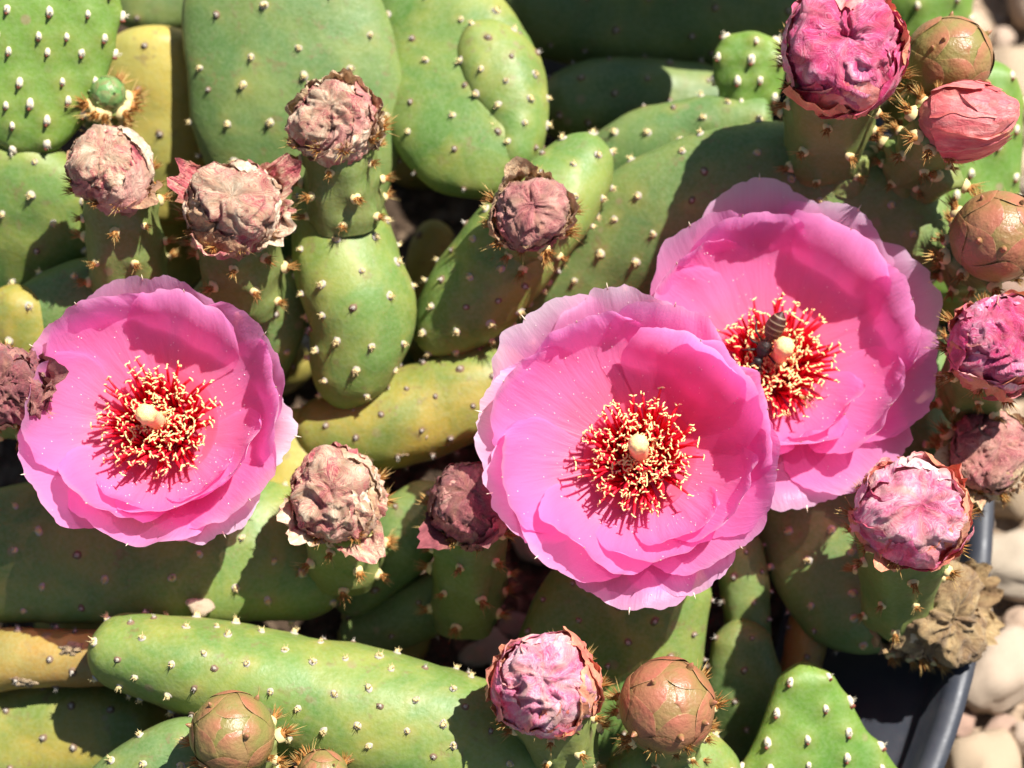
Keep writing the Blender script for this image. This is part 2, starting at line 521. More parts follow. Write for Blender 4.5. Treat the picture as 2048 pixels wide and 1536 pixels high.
def areole(kind, parent, p, n, up, size=1.0):
    arn[0] += 1
    rnd = random.Random(arn[0])
    me = AR[kind][rnd.randrange(6)]
    o = bpy.data.objects.new('areole', me)
    z, x, y = frame(n, up)
    if kind != 'young':
        a = rnd.uniform(0, 6.283)
        x, y = x * math.cos(a) + y * math.sin(a), y * math.cos(a) - x * math.sin(a)
    s = PXS * size * rnd.uniform(.85, 1.3) * {'pad': 1.02, 'worn': 1.05, 'brown': 1.15, 'young': 1.05}[kind]
    if kind == 'young': x, y = y, -x
    m = Matrix((x * s, y * s, z * s)).transposed().to_4x4()
    link(o, parent)
    o.matrix_basis = Matrix.Translation(p) @ m
    return o

# ------------------------------------------------------------------ pads
def catmull(P, n):
    P = [np.array(p, float) for p in P]
    Q = [2 * P[0] - P[1]] + P + [2 * P[-1] - P[-2]]
    out = []
    m = len(P) - 1
    for i in range(n):
        u = i / (n - 1) * m
        k = min(int(u), m - 1); f = u - k
        a, b, c, d = Q[k:k + 4]
        out.append(.5 * (2 * b + (c - a) * f + (2 * a - 5 * b + 4 * c - d) * f * f + (3 * b - a - 3 * c + d) * f ** 3))
    return np.array(out)
PADN = [0]
def pad(plant, ctrl, thick, nrm=(0, -.1, 1), mat='glaucous', ar='pad', spacing=78, capb=.6, capt=.9, lump=8, ars=1.0, label=None, exp=2.08, name='pad'):
    """ctrl: (px, py, w, half width in px) from base to tip. thick: half thickness in px."""
    PADN[0] += 1
    seed = PADN[0] * 7.31
    rnd = random.Random(PADN[0] + 40)
    P = [list(pt(c[0], c[1], c[2])) + [c[3] * sc(c[2]), thick * sc(c[2])] for c in ctrl]
    NU, NV = 54, 56
    C = catmull(P, 200)
    seg = np.linalg.norm(np.diff(C[:, :3], axis=0), axis=1)
    L = np.concatenate([[0], np.cumsum(seg)]); tot = L[-1]
    # ring stations crowd towards both ends, so the caps stay round
    u = .5 - .5 * np.cos(np.linspace(0, math.pi, NU))
    S = np.array([[np.interp(x * tot, L, C[:, k]) for k in range(5)] for x in u])
    up = vdir(*nrm)
    cb = min(capb * P[0][3], tot * .45); ct = min(capt * P[-1][3] if len(P) else 0, tot * .5)
    cb = max(cb, tot * .02); ct = max(ct, tot * .02)
    V, PC, NR = [], [], []
    for i in range(NU):
        x = u[i] * tot
        k = 1.0
        if x < cb: k = math.sqrt(max(0, 1 - ((cb - x) / cb) ** 2))
        if x > tot - ct: k = min(k, math.sqrt(max(0, 1 - ((x - tot + ct) / ct) ** 2)))
        T = Vector(S[min(i + 1, NU - 1), :3] - S[max(i - 1, 0), :3]).normalized()
        n = (up - T * up.dot(T)).normalized(); s = T.cross(n)
        a, b = S[i, 3] * k, S[i, 4] * k ** .8
        for j in range(NV):
            q = 2 * math.pi * j / NV
            c_, s_ = math.cos(q), math.sin(q)
            ex = 2 / exp
            p = s * (a * math.copysign(abs(c_) ** ex, c_)) + n * (b * math.copysign(abs(s_) ** ex, s_))
            pw = Vector(S[i, :3]) + p
            d = p.normalized() if p.length > 1e-9 else T
            pp = pw / SPX
            pw = pw + d * (lump * SPX * k * (noise.noise(pp * .008 + Vector((seed, 0, 0))) + .35 * noise.noise(pp * .022 + Vector((0, seed, 0)))))
            V.append(pw)
            edge = abs(c_) ** 3 * .6 + (1 - k) * .8
            PC.append([min(1, edge), u[i], 0, 1])
    V = np.array([tuple(v) for v in V]).reshape(NU, NV, 3)
    # normals by differences
    du = np.gradient(V, axis=0); dv = np.roll(V, -1, 1) - np.roll(V, 1, 1)
    nr = np.cross(dv, du); nr /= (np.linalg.norm(nr, axis=2, keepdims=True) + 1e-12)
    cen = S[:, None, :3]
    sgn = np.sign(((V - cen) * nr).sum(2, keepdims=True)); sgn[sgn == 0] = 1
    nr *= sgn
    # areoles in a staggered lattice over the skin
    spots = []
    rows = max(2, int(tot / (spacing * SPX * .72)))
    for r in range(rows):
        x = (r + .6 + rnd.uniform(-.12, .12)) / (rows + .2)
        i = int(np.argmin(abs(u - x)))
        ring = V[i]; per = np.linalg.norm(np.diff(np.vstack([ring, ring[:1]]), axis=0), axis=1)
        PL = np.concatenate([[0], np.cumsum(per)]); tp = PL[-1]
        m = max(2, int(round(tp / (spacing * SPX * 1.15))))
        for q in range(m):
            f = ((q + .5 * (r % 2) + rnd.uniform(-.14, .14)) / m) % 1.0
            j = int(np.searchsorted(PL, f * tp)) % NV
            pv, nv = V[i, j], nr[i, j]
            view = np.array(CAM) - pv; view /= np.linalg.norm(view)
            if nv @ view < -.25: continue
            spots.append((i, j))
    hh = {'young': 7.0, 'pad': 2.6, 'worn': 1.5, 'brown': 5}[ar] * SPX
    rr = {'young': 20., 'pad': 16., 'worn': 14., 'brown': 16}[ar] * SPX
    D = np.zeros((NU, NV))
    for (i, j) in spots:
        d2 = ((V - V[i, j]) ** 2).sum(2)
        D = np.maximum(D, np.exp(-d2 / rr ** 2) * hh)
    V2 = V + nr * D[..., None]
    for a_, h_ in zip(PC, (D / hh).ravel()): a_[2] = h_
    verts = V2.reshape(-1, 3)
    faces = gridfaces(NU, NV, True)
    org = pt(*ctrl[0][:3])
    o = mesh_obj(name, verts, faces, M[mat], plant, org, pc=PC)
    if label: o['label'] = label
    tang = Vector(S[-1, :3] - S[0, :3]).normalized()
    for (i, j) in spots:
        kk = ar
        if ar == 'pad' and rnd.random() < .22: kk = 'worn'
        areole(kk, o, Vector(V2[i, j]), Vector(nr[i, j]), tang, ars)
    return o
def plant(px, py, w, label, group='cactus stems crowded in the black pot'):
    """Empty on the soil straight below the lowest pad, and a hidden woody stem up to it"""
    p = pt(px, py, w)
    e = empty('prickly_pear', (p.x, p.y, 0.0))
    tag(e, label, 'cactus', group)
    h = p.z
    V, PC = [], []
    NU, NV = 14, 20
    for i in range(NU):
        f = i / (NU - 1)
        r = (.0085 + .0035 * math.sin(f * 9 + px)) * (1.25 - .35 * f)
        for j in range(NV):
            q = 2 * math.pi * j / NV
            rr = r * (1 + .15 * noise.noise(Vector((math.cos(q) * 2 + px, math.sin(q) * 2, f * 5))))
            V.append(Vector((p.x + rr * math.cos(q), p.y + rr * .7 * math.sin(q), -.004 + (h + .010) * f)))
            PC.append((.6, f, .5, 1))
    F = gridfaces(NU, NV, True); F.append(tuple((NU - 1) * NV + k for k in range(NV)))
    mesh_obj('stem', V, F, M['olive'], e, (p.x, p.y, 0), pc=PC)
    return e

# ------------------------------------------------------------------ flower tubes and heads
def ovary(pl, name, base, top, r0, r1, label=None, mat='tube', ars=.95, rows=4):
    """the green flower tube; base and top are (px, py, w); radii in px. Returns the mesh object"""
    A, B = pt(*base), pt(*top)
    s = sc(top[2])
    ax, e1, e2 = frame(B - A, vdir(0, 0, 1))
    NU, NV = 22, 32
    V, PC = [], []
    sd = base[0] * .37
    for i in range(NU):
        f = i / (NU - 1)
        r = (r0 + (r1 - r0) * smooth(f) ** .8) * s * (1 if f < .93 else 1 - ((f - .93) / .07) ** 2 * .25)
        c = A.lerp(B, f)
        for j in range(NV):
            q = 2 * math.pi * j / NV
            rr = r * (1 + .05 * math.sin(5 * q + 3 * f + sd) + .06 * noise.noise(Vector((math.cos(q) * 2, math.sin(q) * 2 + sd, f * 4))))
            V.append(c + e1 * (rr * math.cos(q)) + e2 * (rr * math.sin(q)))
            PC.append((.2 * (1 - f), f, .5, 1))
    F = gridfaces(NU, NV, True)
    F.append(tuple((NU - 1) * NV + k for k in range(NV)))
    # tubercles
    spots = []
    rnd = random.Random(int(base[0] + base[1]))
    for r in range(rows):
        f = .16 + .80 * r / max(1, rows - 1)
        if r == rows - 1: f = .95
        m = 3 if rows == 1 else 6 if r < rows - 1 else 10
        i = int(round(f * (NU - 1)))
        for q in range(m):
            j = int(((q + .5 * (r % 2) + rnd.uniform(-.15, .15)) / m % 1) * NV) % NV
            c = A.lerp(B, i / (NU - 1))
            n = (V[i * NV + j] - c).normalized()
            spots.append((i, j, n, r == rows - 1))
    arr = np.array([tuple(v) for v in V])
    add = np.zeros((len(V), 3))
    for (i, j, n, top_) in spots:
        p = arr[i * NV + j]
        d2 = ((arr - p) ** 2).sum(1)
        g = np.exp(-d2 / (16 * s) ** 2) * 12 * s
        add += g[:, None] * np.array(n)
    arr = arr + add
    o = mesh_obj(name, arr, F, M[mat], pl, A, pc=PC)
    if label: o['label'] = label
    for (i, j, n, top_) in spots:
        p = Vector(arr[i * NV + j])
        d = (n + ax * (.55 if top_ else .2)).normalized()
        if d.dot((CAM - p).normalized()) < -.55: continue
        areole('brown', o, p - n * 2 * s, d, ax, ars * (1.2 if top_ else .95) * s / SPX)
    return o, ax

FINE = 1.0
def crease_field(x, y, z, sd, fold):
    """height of withered folds at a unit direction: creases run to the apex, bend and break up"""
    p = Vector((x, y, z))
    w1 = noise.noise(p * 1.7 + Vector((sd, 0, 0))); w2 = noise.noise(p * 1.7 + Vector((0, sd, 4)))
    w3 = noise.noise(p * 1.7 + Vector((5, 0, sd)))
    q = p + Vector((w1, w2, w3)) * .55
    rxy = math.hypot(q.x, q.y) + 1e-6
    ph = math.atan2(q.y, q.x) + fold * (1 - q.z)
    m = ridge(math.cos(ph) * 2.1 + sd, math.sin(ph) * 2.1, q.z * .8 + sd)
    m2 = ridge(math.cos(ph) * 4.6, math.sin(ph) * 4.6 + sd, q.z * 1.6)
    i1 = ridge(q.x * 2.3 + sd, q.y * 2.3, q.z * 2.3)
    i2 = ridge(q.x * 5.2, q.y * 5.2 + sd, q.z * 5.2)
    i3 = ridge(p.x * 10, p.y * 10, p.z * 10 + sd)
    k = min(1, rxy * 1.6)
    return (.62 * m + .22 * m2) * k + .50 * i1 + 1.3 * noise.noise(p * 1.15 + Vector((sd, sd, 0))) + FINE * (.26 * i2 + .10 * i3) - .40
def wrapped(parent, name, cen, fr, R, asp, phi, half, th0, th1, twist, rad, seed, amp, mat, crease=1.0, lift=0.045, nu=26, nv=24, taper=.25, curl=0., point=False, hs=None, pointed=0.):
    """one petal or scale wrapped over an ellipsoid head. th = polar angle from the apex."""
    ax, e1, e2 = fr
    V, PC = [], []
    rnd = random.Random(seed)
    rv = rnd.random()
    for i in range(nu):
        s = i / (nu - 1)
        for j in range(nv):
            t = -1 + 2 * j / (nv - 1)
            if point:
                w = half * (.80 + .20 * math.sin(min(1, s * 2) * 1.57)) * (1 - .25 * s ** 4)
                se = s * (1 - .42 * abs(t) ** 1.9)
            else:
                w = half * (1 - taper * s ** 3) * (1 + .16 * noise.noise(Vector((s * 3.5, seed, math.copysign(4, t)))))
                se = s * (1 - .22 * abs(t) ** 2.2 + .16 * noise.noise(Vector((t * 2.2, seed, 3.3))) + .07 * noise.noise(Vector((t * 8, seed, 1.3))))
            th = th0 + (th1 - th0) * se
            st = max(.30, math.sin(max(.05, th)))
            ph = phi + w * t / st * (math.sin(max(.05, th)) * .5 + .5) + twist * s * s
            x = math.sin(th) * math.cos(ph); y = math.sin(th) * math.sin(ph); z = math.cos(th)
            if point:
                dr = rad + amp * noise.noise(Vector((x * 3 + seed, y * 3, z * 3))) + .020 * (1 - t * t) - .011 * max(abs(t), s) ** 8 - .03 * abs(t) ** 2 * (1 - s)
            else:
                dr = rad + amp * (crease_field(x, y, z, hs if hs is not None else seed, crease) * .75 + .55 * ridge(t * 1.9 + seed, se * 1.2, seed * .7) * (1 - .4 * s) + .25 * FINE * ridge(x * 6 + seed, y * 6, z * 6) - .2) + lift * abs(t) ** 4 + curl * max(0, se - .5) ** 2 * 4
            r = R * (1 + dr)
            V.append(cen + (e1 * x + e2 * y) * r + ax * (z * r * asp * (1 + pointed * max(0, z) ** 3)))
            PC.append((se, .5 + .5 * math.copysign(max(abs(t), s ** 6), t) if point else t * .5 + .5, rv, 1))
    return mesh_obj(name, V, gridfaces(nu, nv), M[mat], parent, cen, pc=PC)
def topix(p):
    q = p - CAM
    d = -q.dot(N_)
    return (1024 + q.dot(R_) * FPX / d, 768 - q.dot(U_) * FPX / d, (DIST - d) / SPX)
def crumpled(pl, name, cpx, R, axis, asp, base, mats, seed, label, n=10, amp=.13, flaps=4, r0=.45, flapmat=None, th_in=.25, twist=.7, core=None, r1=.88, tubemat='tube', rows=4, fold=None, pointed=0., fine=1.0):
    """a spent bloom: closed wad of petals on its green flower tube"""
    s = sc(cpx[2])
    a = vdir(*axis)
    cen = pt(*cpx)
    ov, _ = ovary(pl, name, base, topix(cen - a * (R * s * .35 * asp)), R * r0, R * r1 * .97, label, tubemat, rows=rows)
    fr = frame(a, R_)
    rnd = random.Random(seed)
    R = R * .90
    lay_k, lift_k, amp_k = (.19, .09, .75) if fine < .9 else (.15, .05, 1.0)
    fold = twist if fold is None else fold
    global FINE
    FINE = fine
    NU, NV = 60, 84
    V, PC = [], []
    for i in range(NU):
        th = math.pi * i / (NU - 1)
        for j in range(NV):
            ph = 2 * math.pi * j / NV
            x = math.sin(th) * math.cos(ph); y = math.sin(th) * math.sin(ph); z = math.cos(th)
            dr = -.05 + amp * 1.25 * crease_field(x, y, z, seed * 1.31, fold) - .10 * math.exp(-(th / .28) ** 2) * (1 - pointed)
            V.append(cen + ((fr[1] * x + fr[2] * y) + fr[0] * z * asp * (1 + pointed * max(0, z) ** 3)) * (R * s * (1 + dr)))
            PC.append((.5 + .5 * z, .5 + .42 * math.sin(3 * ph + 2 * z + seed), .5 + .5 * noise.noise(Vector((x * 2.5, y * 2.5 + seed, z * 2.5))), 1))
    mesh_obj('petal_wad', V, gridfaces(NU, NV, True), M[core or mats[0]], ov, cen, pc=PC)
    for k in range(n):
        lay = k / n
        phi = k * 2.39996 + rnd.uniform(-.2, .2)
        th0 = 2.1 - .1 * lay
        th1 = th_in + rnd.uniform(.1, .5) + .75 * lay
        wrapped(ov, 'petal', cen, fr, R * s, asp, phi, rnd.uniform(.6, .95), th0, th1, twist * rnd.uniform(.3, .9), -.07 + lay_k * lay, seed * 3.1 + k * 5.7, amp * amp_k * rnd.uniform(.85, 1.15), mats[k % len(mats)], lift=lift_k, crease=fold, hs=seed * 1.31, pointed=pointed)
    for k in range(flaps):
        phi = rnd.uniform(0, 6.28)
        th0 = rnd.uniform(1.8, 2.2)
        wrapped(ov, 'petal', cen, fr, R * s, asp, phi, rnd.uniform(.34, .62), th0, th0 - rnd.uniform(.45, .8), rnd.uniform(-.3, .3), .03, seed * 1.7 + k * 9.1, amp * 1.6, flapmat or mats[-1], lift=.0, nu=16, nv=14, curl=rnd.choice((.08, .2, .35, .55)) * (.22 if fine < .9 else 1), taper=.1, crease=fold)
    return ov
def scalybud(pl, name, cpx, R, axis, asp, base, mat, seed, label, r0=.5, rows=4):
    """an unopened bud: pointed scales in a spiral over an egg"""
    s = sc(cpx[2]); a = vdir(*axis); cen = pt(*cpx)
    ov, _ = ovary(pl, name, base, topix(cen - a * (R * s * .5 * asp)), R * r0, R * .9, label, rows=rows)
    fr = frame(a, R_)
    rnd = random.Random(seed)
    NU, NV = 20, 28
    V, PC = [], []
    for i in range(NU):
        th = math.pi * i / (NU - 1)
        for j in range(NV):
            ph = 2 * math.pi * j / NV
            V.append(cen + ((fr[1] * math.cos(ph) + fr[2] * math.sin(ph)) * math.sin(th) + fr[0] * math.cos(th) * asp) * (R * s * .95))
            PC.append((.1, .5, .4, 1))
    mesh_obj('bud_core', V, gridfaces(NU, NV, True), M[mat], ov, cen, pc=PC)
    n = 12
    for k in range(n):
        f = k / (n - 1)                              # 0 innermost .. 1 lowest
        th1 = .02 + 1.15 * f ** .9
        th0 = th1 + 1.25 + .1 * f
        wrapped(ov, 'scale', cen, fr, R * s, asp, k * 2.39996 + seed, 1.05 - .32 * f, th0, th1, .12, -.055 + .080 * f, seed + k * 3.3, .02, mat, lift=.0, nu=20, nv=20, point=True, curl=.0)
    for k in range(6):                               # small fleshy leaf stubs, red at the tip
        th = rnd.uniform(.55, 1.6); ph = k * 1.15 + seed + rnd.uniform(-.3, .3)
        x = math.sin(th) * math.cos(ph); y = math.sin(th) * math.sin(ph); z = math.cos(th)
        d = (fr[1] * x + fr[2] * y + fr[0] * z)
        p = cen + (fr[1] * x + fr[2] * y + fr[0] * z * asp) * (R * s * 1.0)
        dd = (d + fr[0] * .7).normalized()
        L = R * s * rnd.uniform(.14, .20); rr = L * .42
        Vt, Ft = tube([p - dd * L * .5, p, p + dd * L * .55, p + dd * L], [rr, rr * 1.05, rr * .7, rr * .12], 8)
        C = [(c, .5, .5, 1) for c in (.3, .45, .85, 1.) for _ in range(8)]
        mesh_obj('leaf_stub', Vt, Ft, M[mat], ov, p, pc=C)
    return ov

# ------------------------------------------------------------------ open flowers
ST = []
def stamen_meshes():
    for i in range(12):
        rnd = random.Random(900 + i)
        mb = MB()
        L = 1.0
        bend = rnd.uniform(-.16, .16); bend2 = rnd.uniform(-.12, .12)
        path = [Vector((bend * f * f * 1.0, bend2 * f * f, L * f)) for f in (0, .25, .5, .75, 1)]
        V, F = tube(path, [.037, .038, .036, .032, .024], 5); mb.add(V, F, 0)
        tip = path[-1]
        q = rnd.uniform(0, 6.28); el = rnd.uniform(-.3, .7)
        d = Vector((math.cos(q) * math.cos(el), math.sin(q) * math.cos(el), math.sin(el)))
        sd = Vector((-math.sin(q), math.cos(q), 0)); k = rnd.choice((-1, 1)) * rnd.uniform(.5, 1.2)
        up = d.cross(sd)
        A = rnd.uniform(.12, .18); pth = []
        for f in (-.45, -.2, .05, .3, .55):
            pth.append(tip + d * (A * f) + sd * (A * .15 * k * math.sin(f * 6)) + up * (A * .15 * math.cos(f * 7 + i)))
        V, F = tube(pth, [.009, .017, .015, .017, .009], 6); mb.add(V, F, 1)
        ST.append(mb.mesh('stamen_strand', [M['filament'], M['anther']]))
stamen_meshes()

def open_flower(pl, cpx, axis, base, petals, label, seed, stam=290, slen=88, pistil=(0, 0), pist_len=150, offs=(0, 0)):
    s = sc(cpx[2]) * .935; a = vdir(*axis); c0 = pt(*cpx)
    fr = frame(a, R_)
    ax, e1, e2 = fr
    ov, _ = ovary(pl, 'flower', base, (cpx[0], cpx[1] + 8, cpx[2] - 42), 55, 88, label)
    rnd = random.Random(seed)
    # floor of the cup
    V, PC = [], []
    NU, NV = 12, 40
    for i in range(NU):
        f = i / (NU - 1); r = 120 * f
        for j in range(NV):
            q = 2 * math.pi * j / NV
            V.append(c0 + (e1 * math.cos(q) + e2 * math.sin(q)) * (r * s) + ax * ((-6 + 30 * f ** 2.5) * s))
            PC.append((.0 + .18 * f, q / 6.2832, .5, 0))
    mesh_obj('flower_cup', V, gridfaces(NU, NV, True), M['petal'], ov, c0, pc=PC)
    for k, P in enumerate(petals):
        phi, r1, h1, r2, h2, W = P[:6]
        curl = P[6] if len(P) > 6 else 0.
        phi = math.radians(phi)
        nu, nv = 34, 34
        V, PC = [], []
        rv = rnd.random(); sd = seed * 3.7 + k * 11.3
        skew = rnd.uniform(.5, 1.2)
        for i in range(nu):
            s0 = i / (nu - 1)
            for j in range(nv):
                t = -1 + 2 * j / (nv - 1)
                fine = noise.noise(Vector((t * 5 + sd, s0 * 1.0, sd)))
                er = noise.noise(Vector((t * 22, sd, 1.7)))
                ss = s0 * (1 - .17 * abs(t) ** 2.4 + (.040 * fine + .020 * er) * s0 ** 3)
                B0, B1, B2 = (1 - ss) ** 2, 2 * ss * (1 - ss), ss * ss
                r = B0 * 30 + B1 * r1 + B2 * r2
                h = B0 * 0 + B1 * h1 + B2 * h2
                f = (.22 + .78 * smooth(s0 / .72)) * (1 - .16 * s0 ** 5)
                hw = W * f * (1 + .03 * noise.noise(Vector((s0 * 16, sd, math.copysign(5, t)))))
                al = hw * t / max(r, 45)
                flat = 1 + .16 * (1 / math.cos(min(1.0, abs(al))) - 1)
                am = s0 ** 2.2
                edge = abs(t) ** 2.5
                wob = noise.noise(Vector((t * 1.5 + sd, s0 * 1.6, 4.2))) * 15 * am + noise.noise(Vector((t * 3.5 + sd, s0 * 3.0, 9.2))) * 12 * am * (.4 + edge)
                rr = r * flat + wob + 7 * t * skew * s0 + curl * max(0, ss - .72) ** 2 * 300
                hh = h + noise.noise(Vector((t * 1.9, s0 * 1.3 + sd, 7.7))) * 13 * am - curl * max(0, ss - .70) ** 2 * 520 - 5 * edge * am
                # keel along the middle of each petal
                rr += 7 * math.exp(-(t * 5) ** 2) * s0 * (1 - s0)
                V.append(c0 + (e1 * math.cos(phi + al) + e2 * math.sin(phi + al)) * (rr * s) + ax * (hh * s))
                PC.append((ss * .94 + .06 * edge, t * .5 + .5, rv, min(.9, max(0, curl * 1.1 - .1))))
        po = mesh_obj('petal', V, gridfaces(nu, nv), M['petal'], ov, c0, pc=PC)
        # pale point at the tip
        tip = V[(nu - 1) * nv + nv // 2]; prev = V[(nu - 4) * nv + nv // 2]
        d = (tip - prev).normalized()
        Vt, Ft = tube([tip - d * 5 * s, tip + d * 3 * s, tip + d * 11 * s], [1.8 * s, 1.3 * s, .2 * s], 5)
        mesh_obj('petal_point', Vt, Ft, M['mucro'], po, tip)
    # stamens
    for k in range(stam):
        f = (k + .5) / stam
        q = k * 2.39996 + rnd.uniform(-.25, .25)
        rb = 22 + 46 * math.sqrt(f)
        lean = math.radians(-14 + 56 * f ** 1.1 + rnd.uniform(-12, 12))
        L = slen * rnd.uniform(.82, 1.15) * (.80 + .28 * f)
        rd = e1 * math.cos(q) + e2 * math.sin(q)
        tg = ax.cross(rd)
        z = (ax * math.cos(lean) + rd * math.sin(lean) + tg * rnd.uniform(-.16, .16)).normalized()
        z, x, y = frame(z, tg)
        aa = rnd.uniform(0, 6.283)
        x, y = x * math.cos(aa) + y * math.sin(aa), y * math.cos(aa) - x * math.sin(aa)
        o = bpy.data.objects.new('stamen', ST[rnd.randrange(12)])
        link(o, ov)
        w = 98 * s * rnd.uniform(.9, 1.1)
        p = c0 + rd * (rb * s) + ax * ((2 + 14 * f) * s)
        o.matrix_basis = Matrix.Translation(p) @ Matrix((x * w, y * w, z * (L * s))).transposed().to_4x4()
    # pistil: thick style, lobed stigma
    pd = (ax + e1 * pistil[0] + e2 * pistil[1]).normalized()
    za, xa, ya = frame(pd, e1)
    mb = MB()
    Lp = pist_len
    prof = [(0, 20), (.15, 24), (.35, 22), (.6, 18), (.78, 17.5), (.88, 19)]
    V, F = [], []
    for (f, r) in prof:
        for j in range(16):
            q = 2 * math.pi * j / 16
            V.append(za * (f * Lp * s) + (xa * math.cos(q) + ya * math.sin(q)) * (r * s))
    mb.add(V, gridfaces(len(prof), 16, True), 0)
    V = []
    NS, NV = 12, 32
    for i in range(NS):
        th = math.pi * (1 - i / (NS - 1))
        for j in range(NV):
            q = 2 * math.pi * j / NV
            lob = 1 + .05 * math.cos(7 * q) * math.sin(th)
            r = 21.5 * math.sin(th) ** .75 * lob if 0 < i < NS - 1 else 0.01
            zz = .93 * Lp + 24 * math.cos(th) 
            V.append(za * (zz * s) + (xa * math.cos(q) + ya * math.sin(q)) * (r * s))
    mb.add(V, gridfaces(NS, NV, True), 1)
    me = mb.mesh('pistil', [M['style'], M['stigma']])
    o = bpy.data.objects.new('pistil', me)
    link(o, ov, c0)
    # pollen dust that has fallen on the petals
    kids = [c for c in ov.children if c.name.startswith('petal') and len(c.data.vertices) > 500]
    mb = MB()
    for _ in range(520):
        c = rnd.choice(kids); vs = c.data.vertices
        i = int(rnd.betavariate(2.2, 2.6) * 33); j = rnd.randrange(3, 31)
        v = vs[min(i * 34 + j, len(vs) - 1)]
        n = v.normal if v.normal.dot(ax) > 0 else -v.normal
        jit = Vector((rnd.uniform(-1, 1), rnd.uniform(-1, 1), rnd.uniform(-1, 1))) * (2 * s)
        p = v.co + n * (1.0 * s) + (jit - n * jit.dot(n))
        r = rnd.uniform(.8, 1.6) * s
        Vt = [p + Vector(d) * r for d in ((1, 0, 0), (-1, 0, 0), (0, 1, 0), (0, -1, 0), (0, 0, 1), (0, 0, -1))]
        mb.add(Vt, [(0, 2, 4), (2, 1, 4), (1, 3, 4), (3, 0, 4), (2, 0, 5), (1, 2, 5), (3, 1, 5), (0, 3, 5)], 0)
    o = bpy.data.objects.new('pollen_dust', mb.mesh('pollen_dust', [M['pollen']]))
    tag(link(o, ov, c0), kind='stuff')
    return ov

# ================================================================== the place
# ground outside, soil inside the pot
def sheet(name, x0, x1, y0, y1, z, n, amp, mat, f=30):
    V = []
    for i in range(n):
        for j in range(n):
            x = x0 + (x1 - x0) * i / (n - 1); y = y0 + (y1 - y0) * j / (n - 1)
            V.append(Vector((x, y, z + amp * (noise.noise(Vector((x * f, y * f, 0))) + .5 * noise.noise(Vector((x * f * 3, y * f * 3, 2)))))))
    return tag(mesh_obj(name, V, gridfaces(n, n, flip=True), mat), kind='structure')
GZ = -0.015
sheet('ground', -40, 40, -40, 40, GZ - .004, 3, 0, M['ground'])
RIMZ, PR = 0.045, 0.245
def rim_at(px, py, z):
    d = (pt(px, py, 0) - CAM)
    k = (z - CAM.z) / d.z
    return CAM + d * k
ra = rim_at(1985, 860, RIMZ)
PC_ = Vector((ra.x - PR, ra.y + .0, 0))
def lathe_pot(name, cen, Rr, zt, label, depth):
    prof = [(Rr - .058, zt - depth), (Rr - .054, zt - .034), (Rr - .013, zt - .018), (Rr - .010, zt - .016), (Rr - .007, zt - .002), (Rr - .005, zt), (Rr - .002, zt + .0006), (Rr, zt - .001),
            (Rr + .001, zt - .018), (Rr - .002, zt - .020), (Rr - .028, zt - depth)]
    NV = 160
    V = []
    for (r, z) in prof:
        for j in range(NV):
            q = 2 * math.pi * j / NV
            rr = r + .0009 * noise.noise(Vector((math.cos(q) * 4, math.sin(q) * 4, z * 20)))
            V.append(Vector((cen.x + rr * math.cos(q), cen.y + rr * math.sin(q), z)))
    o = mesh_obj(name, V, gridfaces(len(prof), NV, True), M['plastic'], None, (cen.x, cen.y, 0))
    return tag(o, label, 'pot')
lathe_pot('plant_pot', PC_, PR, RIMZ, 'large black plastic pot holding the whole cactus clump', .075)
V = [Vector((PC_.x, PC_.y, 0))]
NR, NV = 60, 120
for i in range(1, NR):
    r = (PR - .047) * i / (NR - 1)
    for j in range(NV):
        q = 2 * math.pi * j / NV
        x = PC_.x + r * math.cos(q); y = PC_.y + r * math.sin(q)
        V.append(Vector((x, y, .003 * noise.noise(Vector((x * 60, y * 60, 1))) + .0015 * noise.noise(Vector((x * 200, y * 200, 1))))))
F = [(0, 1 + j, 1 + (j + 1) % NV) for j in range(NV)] + gridfaces(NR - 1, NV, True, 1, True)
tag(mesh_obj('soil', V, F, M['soil'], None, (0, 0, 0)), kind='structure')
p2 = rim_at(2085, 1575, RIMZ)
lathe_pot('plant_pot', Vector((p2.x + .075, p2.y - .085, 0)), .112, RIMZ, 'second black plastic pot, only its rim edge showing on the pebbles', .075)

# pebbles
PEB = []
def pebble_meshes():
    import bmesh
    for i in range(9):
        bm = bmesh.new()
        bmesh.ops.create_icosphere(bm, subdivisions=3, radius=1)
        for v in bm.verts:
            p = v.co.copy()
            k = 1 + .34 * noise.noise(p * 1.2 + Vector((i * 7, 0, 0))) + .12 * noise.noise(p * 3.1 + Vector((0, i * 5, 0)))
            v.co = Vector((p.x * k * (1.0 + .1 * (i % 3)), p.y * k * .86, p.z * k * .68))
        for f in bm.faces: f.smooth = True
        me = bpy.data.meshes.new('pebble'); bm.to_mesh(me); bm.free()
        PEB.append(me)
pebble_meshes()
def pebble(p, r, rnd, mat, label, group=None, name='pebble'):
    me = PEB[rnd.randrange(9)]
    if mat != 'stone':
        me = me.copy()
    o = bpy.data.objects.new(name, me)
    if not me.materials: me.materials.append(M[mat])
    link(o)
    o.location = p; o.scale = (r, r * rnd.uniform(.8, 1.1), r * rnd.uniform(.8, 1.05))
    o.rotation_euler = (rnd.uniform(-.25, .25), rnd.uniform(-.25, .25), rnd.uniform(0, 6.28))
    tag(o, label, 'pebble', group)
    return o
for me in PEB: me.materials.append(M['stone'])
rnd = random.Random(5)
done = []
